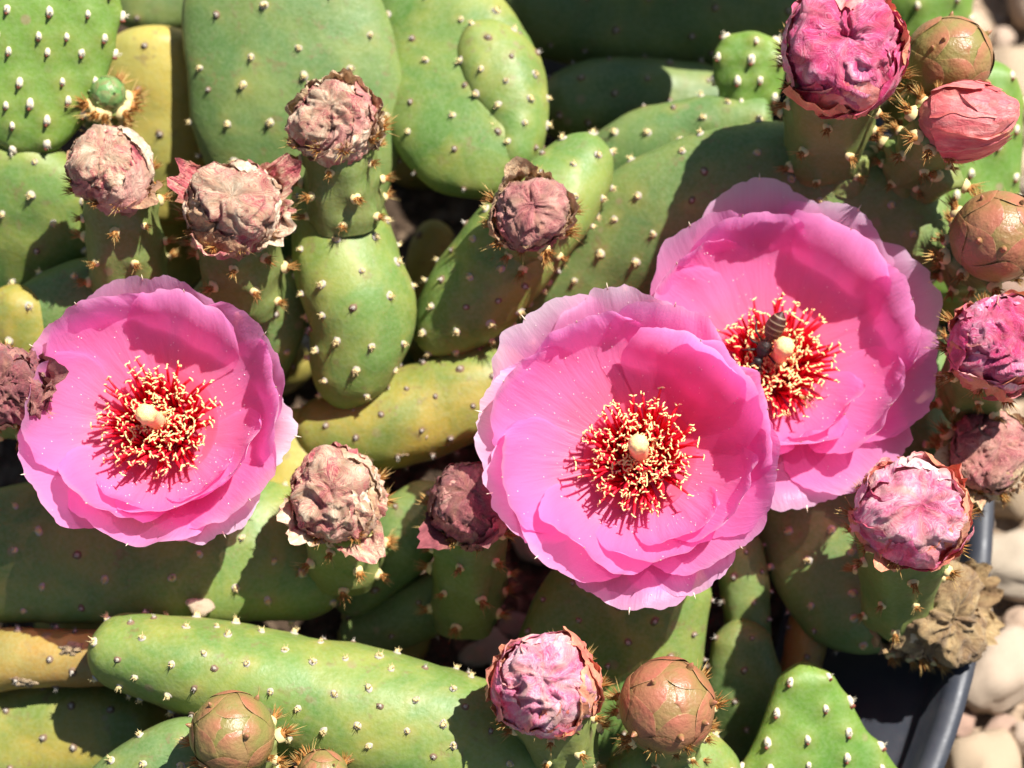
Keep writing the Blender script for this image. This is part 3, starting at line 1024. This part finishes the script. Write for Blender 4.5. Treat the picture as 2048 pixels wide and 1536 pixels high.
for r in [.0165] * 40 + [.0135] * 160 + [.0105] * 400 + [.008] * 900 + [.006] * 1600 + [.0042] * 2200:
    x = rnd.uniform(.09, .22); y = rnd.uniform(-.13, .28)
    q = topix(Vector((x, y, GZ)))
    if not (1500 < q[0] < 2110 and -60 < q[1] < 1600): continue
    if math.hypot(x - PC_.x, y - PC_.y) < PR + .002 + r * .8: continue
    if math.hypot(x - (p2.x + .075), y - (p2.y - .085)) < .112 + .003 + r: continue
    if any(math.hypot(x - a_, y - b_) < (r + c_) * .90 for a_, b_, c_ in done): continue
    done.append((x, y, r))
for (x, y, r) in done:
    c_ = Vector((x, y, GZ + r * .40))
    q = topix(c_)
    sz = 'tiny' if r < .005 else 'small' if r < .009 else 'medium-sized' if r < .012 else 'large' if r < .015 else 'very large'
    pebble(c_, r, rnd, 'stone', sz + ' rounded beige pebble lying on the ground outside the pot', sz + ' pebbles around the pot')

# ------------------------------------------------------------------ the cactus stems
# upper left
a = plant(60, 560, -560, 'cactus stem with a bright green young pad on an older smooth pad')
pad(a, [(60, 640, -600, 120), (45, 500, -470, 150), (55, 380, -400, 135), (75, 275, -375, 85)], 55, (.1, .05, 1), 'green', spacing=84)
pad(a, [(85, 310, -370, 60), (62, 190, -330, 140), (60, 20, -290, 178), (70, -110, -270, 165), (80, -230, -260, 110)], 42, (.15, -.35, 1), 'young', 'young', spacing=62, label='bright green young pad with raised white areoles', capb=1)
scalybud(a, 'bud', (215, 188, -330), 36, (.15, .3, 1), 1.1, (200, 260, -420), 'budgreen', 31, 'tiny green bud beside the young pad', rows=3)

b = plant(310, 360, -760, 'cactus stem of old yellowed pads behind the withered blooms')
pad(b, [(310, 440, -720, 80), (316, 300, -620, 105), (312, 160, -560, 110), (310, 50, -540, 92)], 55, (0, .1, 1), 'yellow', 'worn', spacing=110, capt=.5, label='flat yellowed old pad')
pad(b, [(300, 70, -830, 70), (310, -60, -800, 120), (310, -180, -790, 90)], 50, (0, -.2, 1), 'dull', 'worn', spacing=100)

c = plant(520, 640, -700, 'cactus stem with a broad blue-green pad behind a withered bloom')
pad(c, [(515, 690, -740, 55), (590, 430, -560, 160), (594, 210, -470, 213), (557, 0, -440, 192), (530, -160, -430, 120)], 62, (.0, -.05, 1), 'glaucous', spacing=104, capb=1.2, label='broad blue-green pad')
pad(c, [(668, 350, -400, 84), (690, 520, -330, 104), (722, 650, -340, 108), (672, 800, -430, 66)], 88, (.35, .1, 1), 'green', spacing=74, capt=1.5)
crumpled(c, 'withered_flower', (668, 242, -150), 84, (-.10, .35, 1), 1.02, (690, 440, -300), ['wilt', 'wilt', 'dusty'], 11, 'withered pink and tan bloom in front of the broad blue-green pad', n=11, amp=.17, flaps=6, flapmat='tan', r0=.88)

d = plant(830, 60, -720, 'cactus stem with a scarred, notched pad between two blue-green pads')
pd_ = pad(d, [(820, -150, -640, 80), (860, 0, -560, 120), (908, 150, -490, 170), (945, 285, -450, 140), (992, 392, -430, 60)], 60, (-.05, -.15, 1), 'green', spacing=96, capt=1.3, label='pad with a corky scar and a notched top')
pad(d, [(940, 62, -500, 46), (996, 135, -462, 84), (1030, 245, -448, 66), (1010, 355, -455, 46)], 64, (.3, .1, 1), 'green', spacing=62, capb=1.1, capt=1.3, label='yellow-edged lobe on the scarred pad')

# upper right
e = plant(1500, 60, -850, 'dark cactus pad lying across the back, in shade')
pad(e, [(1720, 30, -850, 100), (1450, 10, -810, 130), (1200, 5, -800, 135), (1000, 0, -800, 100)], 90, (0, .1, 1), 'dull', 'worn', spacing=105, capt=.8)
e2 = plant(1430, 240, -800, 'dark thick cactus finger lying under the back pad')
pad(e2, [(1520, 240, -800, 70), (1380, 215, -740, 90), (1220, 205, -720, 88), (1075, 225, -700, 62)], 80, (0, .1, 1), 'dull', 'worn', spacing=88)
e3 = plant(1180, 380, -700, 'pale green cactus finger with a cut end above the big pad')
pad(e3, [(1140, 400, -640, 50), (1260, 300, -560, 66), (1400, 255, -520, 62), (1545, 245, -500, 44)], 60, (0, .35, 1), 'glaucous', spacing=72, capt=.35)
k = plant(1870, 100, -800, 'dark cactus pad behind the closed olive bud')
pad(k, [(1880, 130, -800, 50), (1860, 20, -740, 90), (1850, -90, -720, 90)], 50, (0, .1, 1), 'young', 'young', spacing=74)

g = plant(1150, 620, -650, 'big cactus stem bearing the bloom with the bee and four buds')
pad(g, [(1030, 660, -640, 55), (1200, 520, -530, 120), (1420, 430, -440, 168), (1660, 430, -400, 172), (1900, 520, -400, 110)], 80, (0, -.32, 1), 'glaucous', spacing=92, label='big shaded pad behind the bloom with the bee')
pad(g, [(1505, 250, -520, 34), (1498, 150, -480, 68), (1505, 62, -460, 56)], 30, (0, -.1, 1), 'young', 'young', spacing=56, label='small round bright green young pad with a bristly top')
crumpled(g, 'withered_flower', (1688, 104, -40), 124, (-.05, .20, 1), 1.05, (1640, 330, -360), ['magenta', 'magenta', 'magenta', 'redbud'], 21, 'large crumpled magenta bloom beside a closed olive bud', n=12, amp=.17, flaps=5, flapmat='coral', r0=.62, r1=.85, fine=.45)
scalybud(g, 'bud', (1898, 118, -180), 84, (.35, .15, 1), 1.15, (1850, 330, -400), 'budolive', 41, 'closed olive green bud behind the pointed red bud', rows=5)

l = plant(1930, 560, -650, 'cactus stem of a light green young pad at the pot edge')
pad(l, [(1900, 600, -620, 60), (1925, 440, -560, 98), (1950, 280, -520, 100), (1985, 120, -500, 60)], 42, (.15, -.1, 1), 'young', 'young', spacing=74)
bk = plant(1300, -260, -800, 'unseen cactus stem beyond the back pads, added to shade them')  # its pads lie out of view, added to cast shade on the back pads
pad(bk, [(1180, -150, -420, 80), (1300, -135, -330, 105), (1420, -130, -300, 105), (1540, -140, -310, 70)], 55, (0, .1, 1), 'glaucous', spacing=110)
pad(bk, [(1230, -380, -380, 90), (1420, -370, -320, 130), (1640, -360, -300, 135), (1860, -370, -320, 90)], 55, (0, .1, 1), 'glaucous', spacing=110)
# middle
f = plant(880, 680, -650, 'cactus finger leaning between two stems, topped by a dry bloom')
pad(f, [(868, 692, -480, 62), (955, 580, -380, 96), (1075, 440, -330, 100), (1198, 295, -420, 62)], 84, (-.15, .25, 1), 'green', spacing=72, capb=1.0, capt=1.2)
crumpled(f, 'withered_flower', (1064, 425, -150), 76, (.05, .20, 1), .95, (1060, 480, -300), ['tan', 'dusty', 'tan'], 51, 'dry tan bloom with a pink centre on the leaning finger', n=9, amp=.16, flaps=5, r0=.8, core='dusty', th_in=.6, rows=3)
m3 = plant(700, 880, -600, 'blotched yellow-green cactus finger running under the bloom')
m3p = pad(m3, [(600, 880, -500, 62), (740, 855, -460, 92), (900, 800, -450, 98), (1060, 745, -480, 80)], 90, (0, .35, 1), 'olive', 'worn', spacing=80, capb=.9)
pad(m3, [(545, 1030, -470, 50), (590, 920, -470, 58), (615, 820, -500, 46)], 50, (0, .1, 1), 'yellow', 'worn', spacing=90)
m4 = plant(800, 780, -800, 'small dark cactus pad in the shaded gap')
pad(m4, [(790, 840, -780, 40), (815, 720, -700, 58), (830, 600, -680, 40)], 40, (0, .1, 1), 'dull', 'worn', spacing=90)
pad(m4, [(850, 610, -780, 30), (862, 520, -740, 46), (872, 440, -740, 34)], 36, (0, .1, 1), 'yellow', 'worn', spacing=90)
# left
j = plant(180, 900, -640, 'cactus stem bearing the lone bloom and three withered flowers')
pad(j, [(220, 960, -640, 110), (200, 780, -470, 190), (185, 640, -400, 190), (185, 515, -380, 120)], 66, (0, .1, 1), 'glaucous', spacing=92)
pad(j, [(420, 850, -640, 80), (470, 690, -460, 120), (515, 590, -400, 110), (545, 500, -380, 66)], 60, (.1, .1, 1), 'glaucous', spacing=84)
pad(j, [(70, 800, -480, 50), (40, 680, -380, 72), (20, 570, -350, 55)], 46, (-.1, .1, 1), 'olive', spacing=82)
crumpled(j, 'withered_flower', (222, 338, -140), 82, (-.12, .42, 1), 1.12, (262, 575, -360), ['wilt', 'dusty', 'wilt'], 61, 'withered pink bloom below the young pad', n=11, amp=.14, flaps=3, flapmat='tan', r0=.98, th_in=.15)
crumpled(j, 'withered_flower', (468, 415, -130), 92, (.08, .25, 1), .95, (490, 590, -350), ['wilt', 'tan', 'wilt'], 71, 'withered tan bloom with a torn petal sticking out', n=10, amp=.18, flaps=8, flapmat='wilt', r0=.92, th_in=.4)
crumpled(j, 'withered_flower', (8, 775, -60), 76, (.1, .1, 1), 1.3, (40, 830, -330), ['maroon', 'tan', 'maroon'], 81, 'dry brown bloom pressed against the lone pink bloom', n=9, amp=.22, flaps=4, r0=.7)
# lower left
o_ = plant(120, 1150, -480, 'broad shaded cactus pad under the lone bloom')
pad(o_, [(-160, 1130, -420, 110), (120, 1100, -370, 145), (420, 1095, -350, 152), (710, 1135, -390, 112)], 70, (0, .15, 1), 'green', spacing=92, capt=.8)
crumpled(o_, 'withered_flower', (672, 992, -120), 88, (-.08, .22, 1), 1.0, (692, 1130, -350), ['wilt', 'tan', 'wilt', 'dusty'], 91, 'withered pale bloom at the end of the shaded pad', n=10, amp=.19, flaps=5, flapmat='wilt', r0=.9, th_in=.35)
q_ = plant(60, 1400, -420, 'amber, blotched old cactus pad under the long finger')
q_p = pad(q_, [(-140, 1325, -360, 60), (60, 1318, -330, 62), (250, 1312, -320, 54)], 60, (0, .2, 1), 'amber', 'worn', spacing=82)
pad(q_, [(-140, 1500, -420, 110), (120, 1470, -400, 112), (340, 1450, -390, 64)], 70, (0, .1, 1), 'olive', 'worn', spacing=96)
p_ = plant(900, 1500, -380, 'long green cactus finger dotted with pale areoles')
pad(p_, [(1170, 1570, -250, 120), (900, 1480, -200, 140), (640, 1405, -200, 126), (400, 1335, -210, 98), (190, 1295, -240, 66)], 125, (0, .1, 1), 'green', spacing=74, capt=.8)
r_ = plant(380, 1640, -330, 'short cactus pad bearing two closed buds')
pad(r_, [(380, 1760, -220, 150), (370, 1600, -130, 206), (375, 1435, -120, 110)], 66, (0, .1, 1), 'glaucous', spacing=78, capt=1.1)
scalybud(r_, 'bud', (465, 1468, 40), 84, (-.1, .28, 1), 1.08, (500, 1590, -100), 'budolive', 53, 'closed olive and pink bud beside the long finger')
scalybud(r_, 'bud', (645, 1552, 0), 52, (0, .35, 1), 1.05, (640, 1660, -120), 'budolive', 57, 'small closed bud just showing beside the other', rows=3)
# lower middle
s_ = plant(760, 1240, -560, 'dark cactus stem with a maroon withered bloom in shade')
pad(s_, [(690, 1215, -500, 42), (780, 1100, -430, 76), (900, 980, -420, 58)], 56, (0, .1, 1), 'glaucous', 'worn', spacing=100, capb=1)
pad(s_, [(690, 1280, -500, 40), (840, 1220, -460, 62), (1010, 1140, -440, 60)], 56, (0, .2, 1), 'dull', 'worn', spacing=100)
crumpled(s_, 'withered_flower', (942, 1008, -160), 84, (-.05, .38, 1), 1.15, (930, 1230, -420), ['maroon', 'dusty', 'maroon'], 101, 'maroon withered bloom in the shade of the open bloom', n=11, amp=.11, flaps=3, r0=.85, th_in=.1, twist=.3)
t_ = plant(1200, 1480, -480, 'cactus stem bearing the middle bloom, a peach bud and a brown bud')
pad(t_, [(1180, 1500, -460, 130), (1215, 1320, -390, 186), (1280, 1160, -350, 150), (1320, 1060, -340, 90)], 84, (0, .1, 1), 'green', 'worn', spacing=86)
pad(t_, [(1350, 1720, -300, 110), (1345, 1570, -200, 142), (1340, 1440, -180, 110)], 80, (.1, .1, 1), 'green', spacing=84)
crumpled(t_, 'withered_flower', (1093, 1368, 20), 104, (-.08, .25, 1), 1.10, (1130, 1520, -160), ['rosy', 'rosy', 'coral'], 111, 'closed pink and peach bloom over the long finger', n=10, amp=.15, flaps=6, flapmat='coral', r0=.7, th_in=.2, fine=.45)
scalybud(t_, 'bud', (1335, 1412, -20), 95, (.05, .2, 1), 1.0, (1350, 1520, -170), 'budbrown', 63, 'closed brown bud beside the pink and peach bloom')
u_ = plant(1500, 1500, -560, 'narrow cactus pads standing in the gap under the blooms')
pad(u_, [(1500, 1300, -480, 40), (1492, 1180, -420, 52), (1478, 1060, -400, 38)], 40, (.2, .2, 1), 'glaucous', 'worn', spacing=70)
pad(u_, [(1470, 1540, -520, 46), (1488, 1380, -420, 78), (1482, 1240, -390, 54)], 46, (.1, -.1, 1), 'dull', 'worn', spacing=84)
pad(u_, [(1520, 1520, -540, 26), (1590, 1370, -490, 42), (1622, 1220, -470, 36)], 46, (.4, .1, 1), 'amber', 'worn', spacing=76)
# right
v_ = plant(1780, 800, -600, 'cactus stem at the pot edge bearing crumpled and dry blooms')
pad(v_, [(1830, 640, -560, 80), (1770, 860, -480, 130), (1690, 1060, -420, 168), (1760, 1305, -400, 100)], 78, (-.25, -.05, 1), 'glaucous', spacing=84, capt=.9)
crumpled(v_, 'withered_flower', (1828, 1022, -20), 112, (.03, .22, 1), 1.10, (1790, 1230, -330), ['rosy', 'magenta', 'coral'], 121, 'crumpled pink and white bloom with coral base over the pot rim', n=11, amp=.16, flaps=6, flapmat='coral', r0=.6, fine=.45)
crumpled(v_, 'withered_flower', (1978, 905, -240), 84, (.12, .2, 1), .9, (1920, 960, -360), ['dusty', 'dusty', 'tan'], 131, 'dry dusty pink bloom above the crumpled pink and white one', n=9, amp=.15, flaps=6, flapmat='tan', r0=.8, core='dusty')
crumpled(v_, 'withered_flower', (2004, 690, -30), 100, (.1, .15, 1), 1.15, (1930, 800, -360), ['magenta', 'rosy', 'coral'], 141, 'crumpled magenta bloom with coral underside beside the dry pink one', n=11, amp=.16, flaps=5, flapmat='coral', r0=.6, fine=.45)
scalybud(v_, 'bud', (1995, 472, -120), 90, (.15, .2, 1), 1.12, (1930, 560, -380), 'budbrown', 67, 'closed brown bud above the crumpled magenta bloom')
crumpled(v_, 'dry_fruit', (1876, 1235, -335), 88, (.35, .1, 1), .9, (1760, 1255, -400), ['drybrown', 'tan', 'drybrown'], 151, 'shrivelled tan fruit hanging over the pot rim', n=9, amp=.3, flaps=7, r0=.6, core='drybrown', tubemat='amber', th_in=.5)
w_ = plant(1640, 1640, -420, 'bright green young cactus pad leaning out to the pot rim')
pad(w_, [(1640, 1720, -340, 190), (1632, 1600, -300, 185), (1620, 1480, -270, 120), (1605, 1325, -250, 42)], 40, (.1, -.1, 1), 'young', 'young', spacing=74, capt=1.0, capb=.5)
# pointed red bud on branching green tubes
crumpled(g, 'bud', (1925, 240, -60), 80, (.95, .10, .50), 1.25, (1800, 350, -330), ['redbud', 'redbud', 'coral'], 161, 'pointed red bud leaning out sideways', n=9, amp=.05, flaps=1, flapmat='coral', r0=.5, r1=.75, th_in=.0, twist=.5, rows=3, pointed=.42, fine=.5)

for (b_, t__, r0_, r1_) in [((1822, 385, -340), (1846, 190, -190), 34, 30), ((1806, 388, -340), (1796, 285, -230), 34, 24), ((1836, 382, -340), (1906, 350, -220), 36, 27), ((1690, 380, -340), (1712, 300, -300), 46, 40)]:
    ovary(g, 'flower_stub', b_, t__, r0_, r1_, mat='tube', rows=1)
# ------------------------------------------------------------------ the three blooms
# (angle, r1, h1, r2, h2, half width, curl) in px round the flower's axis
def whorls(seed, outer, inner, jr=.07):
    rn = random.Random(seed)
    out = []
    for (ang, r, h, W, cu) in outer:
        out.append((ang, r * .86, 10, r, h + 18, W, cu))
    for (ang, r, h, W, cu) in inner:
        k = 1.13 if -10 < ang < 205 else 1.03
        k *= rn.uniform(.95, 1.05)
        out.append((ang + rn.uniform(-6, 6), r * k * .98, 14, r * k, h + rn.uniform(-8, 22), W * rn.uniform(.92, 1.1), cu))
    return out
F1 = whorls(1, [(95, 285, 150, 170, .5), (35, 280, 150, 165, .2), (150, 285, 150, 165, .2), (205, 285, 140, 165, .2), (260, 265, 130, 170, .1), (318, 268, 130, 150, .25), (352, 272, 110, 120, .9), (300, 268, 85, 130, .7)],
            [(70, 232, 190, 140, .0), (125, 236, 190, 140, 0), (180, 232, 185, 140, 0), (15, 230, 185, 135, 0), (232, 222, 175, 140, 0), (285, 212, 165, 140, 0), (330, 216, 175, 130, 0), (255, 188, 125, 110, -.1), (308, 186, 125, 105, -.1)])
open_flower(j, (328, 852, -175), (-.02, .20, 1), (330, 960, -420), F1, 'open pink bloom standing alone', 1, pistil=(-.10, .0), pist_len=150)
F2 = whorls(2, [(130, 350, 170, 165, .9), (100, 325, 170, 165, .8), (165, 330, 150, 150, .8), (195, 310, 150, 140, .6), (225, 300, 130, 160, .2), (265, 310, 70, 150, .5), (290, 300, 60, 130, .5), (315, 285, 120, 160, .2), (350, 290, 160, 160, .1), (40, 270, 190, 150, .1), (75, 300, 180, 150, .3)],
            [(110, 250, 195, 150, .0), (150, 262, 190, 145, 0), (190, 250, 185, 140, 0), (60, 225, 205, 140, 0), (15, 235, 195, 140, 0), (335, 240, 180, 135, 0), (235, 240, 165, 140, 0), (285, 225, 150, 140, 0), (295, 195, 115, 110, -.1)])
open_flower(t_, (1280, 915, -150), (-.06, .14, 1), (1290, 1040, -380), F2, 'open pink bloom with ruffled pale edges overlapping the one with the bee', 2, pistil=(-.02, .08), pist_len=160)
F3 = whorls(3, [(95, 345, 180, 170, .9), (60, 320, 180, 165, .9), (125, 315, 180, 160, .3), (160, 285, 170, 150, .2), (25, 335, 150, 165, .8), (350, 320, 150, 160, .4), (310, 320, 110, 150, .4), (280, 310, 70, 150, .6), (205, 190, 130, 120, 0), (243, 215, 110, 120, .0)],
            [(105, 262, 205, 150, .0), (145, 240, 200, 145, 0), (62, 262, 200, 150, 0), (20, 250, 190, 145, 0), (180, 190, 150, 110, 0), (335, 245, 175, 140, 0), (285, 205, 140, 130, -.1), (235, 165, 125, 100, 0), (310, 185, 130, 100, -.1)])
open_flower(g, (1543, 733, -300), (.02, .22, 1), (1560, 850, -480), F3, 'open pink bloom with the bee in its stamens', 3, pistil=(.05, .06), pist_len=155)

# ------------------------------------------------------------------ the bee
def bee():
    tail, head = pt(1566, 622, -160), pt(1512, 730, -205)
    ax, e1, e2 = frame(head - tail, N_)          # e1 = its back, towards the camera
    L = (head - tail).length
    root = empty('bee', tail.lerp(head, .5))
    tag(root, 'small dark bee with pale abdomen bands clinging beside the pistil', 'bee')
    prof = [(0, .2), (.02, 3), (.06, 8), (.12, 15), (.20, 19), (.30, 20.5), (.40, 19), (.48, 14), (.53, 7), (.57, 10), (.63, 15), (.70, 16.5), (.78, 14), (.83, 8), (.86, 6.5), (.90, 11), (.95, 11), (.99, 7), (1.0, .3)]
    xs = [p[0] for p in prof]; rs = [p[1] for p in prof]
    V, PC = [], []
    NU, NV = 70, 22
    for i in range(NU):
        f = i / (NU - 1); r = np.interp(f, xs, rs) * SPX
        band = max(math.exp(-((f - b) / .007) ** 2) for b in (.10, .20, .30, .40)) * .6
        red = 1 if f < .52 else 0
        for j in range(NV):
            q = 2 * math.pi * j / NV
            k = 1.0 if math.cos(q) > 0 else .85
            V.append(tail.lerp(head, f) + e1 * (r * k * math.cos(q) - 4 * SPX * math.sin(f * 3.1)) + e2 * (r * math.sin(q)))
            PC.append((band, red, .5, 1))
    mesh_obj('body', V, gridfaces(NU, NV, True), M['bee'], root, tail, pc=PC)
    for sg in (-1, 1):
        V = []
        a0 = tail.lerp(head, .68) + e1 * (14 * SPX) + e2 * (sg * 7 * SPX)
        for i in range(12):
            f = i / 11
            w = 15 * SPX * math.sin(min(1, f * 1.05 + .08) * 2.9) ** .8 if f < 1 else 2 * SPX
            c = a0 - ax * (72 * SPX * f) + e2 * (sg * 17 * SPX * f) + e1 * (4 * SPX * math.sin(f * 3) - 4 * SPX * f)
            for t in (-1, -.3, .4, 1):
                V.append(c + e2 * (w * t * sg) + e1 * (1.2 * SPX * t * t))
        mesh_obj('wing', V, gridfaces(12, 4), M['wing'], root, a0)
        for k, f in enumerate((.60, .68, .76)):
            b = tail.lerp(head, f) + e2 * (sg * 11 * SPX) - e1 * (5 * SPX)
            kn = b + e2 * (sg * 20 * SPX) + ax * ((-14 + 12 * k) * SPX) + e1 * (3 * SPX)
            ft = kn + e2 * (sg * 10 * SPX) + ax * ((-20 + 16 * k) * SPX) - e1 * (22 * SPX)
            Vt, Ft = tube([b, kn, ft], [2.6 * SPX, 2.4 * SPX, 1.2 * SPX], 6)
            mesh_obj('leg', Vt, Ft, M['beeleg'], root, b)
        hb = tail.lerp(head, .95) + e2 * (sg * 5 * SPX) + e1 * (6 * SPX)
        Vt, Ft = tube([hb, hb + ax * (9 * SPX) + e2 * (sg * 8 * SPX) + e1 * (5 * SPX), hb + ax * (19 * SPX) + e2 * (sg * 13 * SPX)], [1.1 * SPX, 1.1 * SPX, 1.3 * SPX], 5)
        mesh_obj('antenna', Vt, Ft, M['beeleg'], root, hb)
bee()

# ------------------------------------------------------------------ corky scar on the notched pad, stones in the pot
def lump(parent, name, px, py, w, rx, ry, rz, seed, mat, rough=.35):
    cen = pt(px, py, w)
    V = []
    NU, NV = 22, 30
    for i in range(NU):
        th = math.pi * i / (NU - 1)
        for j in range(NV):
            ph = 2 * math.pi * j / NV
            x = math.sin(th) * math.cos(ph); y = math.sin(th) * math.sin(ph); z = math.cos(th)
            k = 1 + rough * (noise.noise(Vector((x * 2 + seed, y * 2, z * 2))) + .6 * ridge(x * 4, y * 4 + seed, z * 4) - .3)
            V.append(cen + (R_ * (x * rx * k) + U_ * (y * ry * k) + N_ * (z * rz * k)) * SPX)
    return mesh_obj(name, V, gridfaces(NU, NV, True), M[mat], parent, cen)
lump(pd_, 'scar', 900, 18, -498, 52, 46, 20, 3, 'cork', .6)
lump(pd_, 'scar', 950, 58, -470, 30, 16, 20, 9, 'cork', .5)
for (o__, px, py, w, rx, ry, sd) in [(m3p, 800, 905, -388, 20, 9, 1), (m3p, 850, 860, -372, 12, 20, 2), (m3p, 745, 915, -395, 14, 8, 4), (m3p, 890, 885, -400, 16, 7, 6), (q_p, 48, 1358, -288, 34, 15, 5), (q_p, 150, 1300, -272, 30, 14, 8)]:
    lump(o__, 'scar', px, py, w, rx, ry, 12, sd, 'cork', .5)
rnd = random.Random(77)
for (px, py, w, r, mat, lab) in [(400, 1214, -262, 26, 'quartz', 'angular pale stone lodged between two pads beside the long finger')]:
    pebble(pt(px, py, w), r * SPX, rnd, mat, lab)
for (px, py, r, mat) in [(590, 690, 30, 'quartz'), (612, 708, 22, 'stone'), (570, 720, 26, 'stone'), (990, 672, 40, 'stone'), (1030, 640, 34, 'stone'), (1008, 632, 22, 'quartz'),
                         (1060, 1085, 40, 'stone'), (1105, 1060, 34, 'stone'), (1120, 1010, 30, 'stone'), (990, 1290, 34, 'stone'), (950, 1310, 28, 'stone'), (1030, 1250, 30, 'quartz'),
                         (1650, 1330, 34, 'stone'), (1700, 1300, 28, 'stone'), (560, 760, 30, 'stone'), (1140, 980, 30, 'stone')]:
    d = pt(px, py, 0) - CAM
    k = (.004 - CAM.z) / d.z
    pebble(CAM + d * k, r * SPX * 1.3, rnd, mat, 'small stone on the soil between the cactus stems', 'stones on the potting soil')
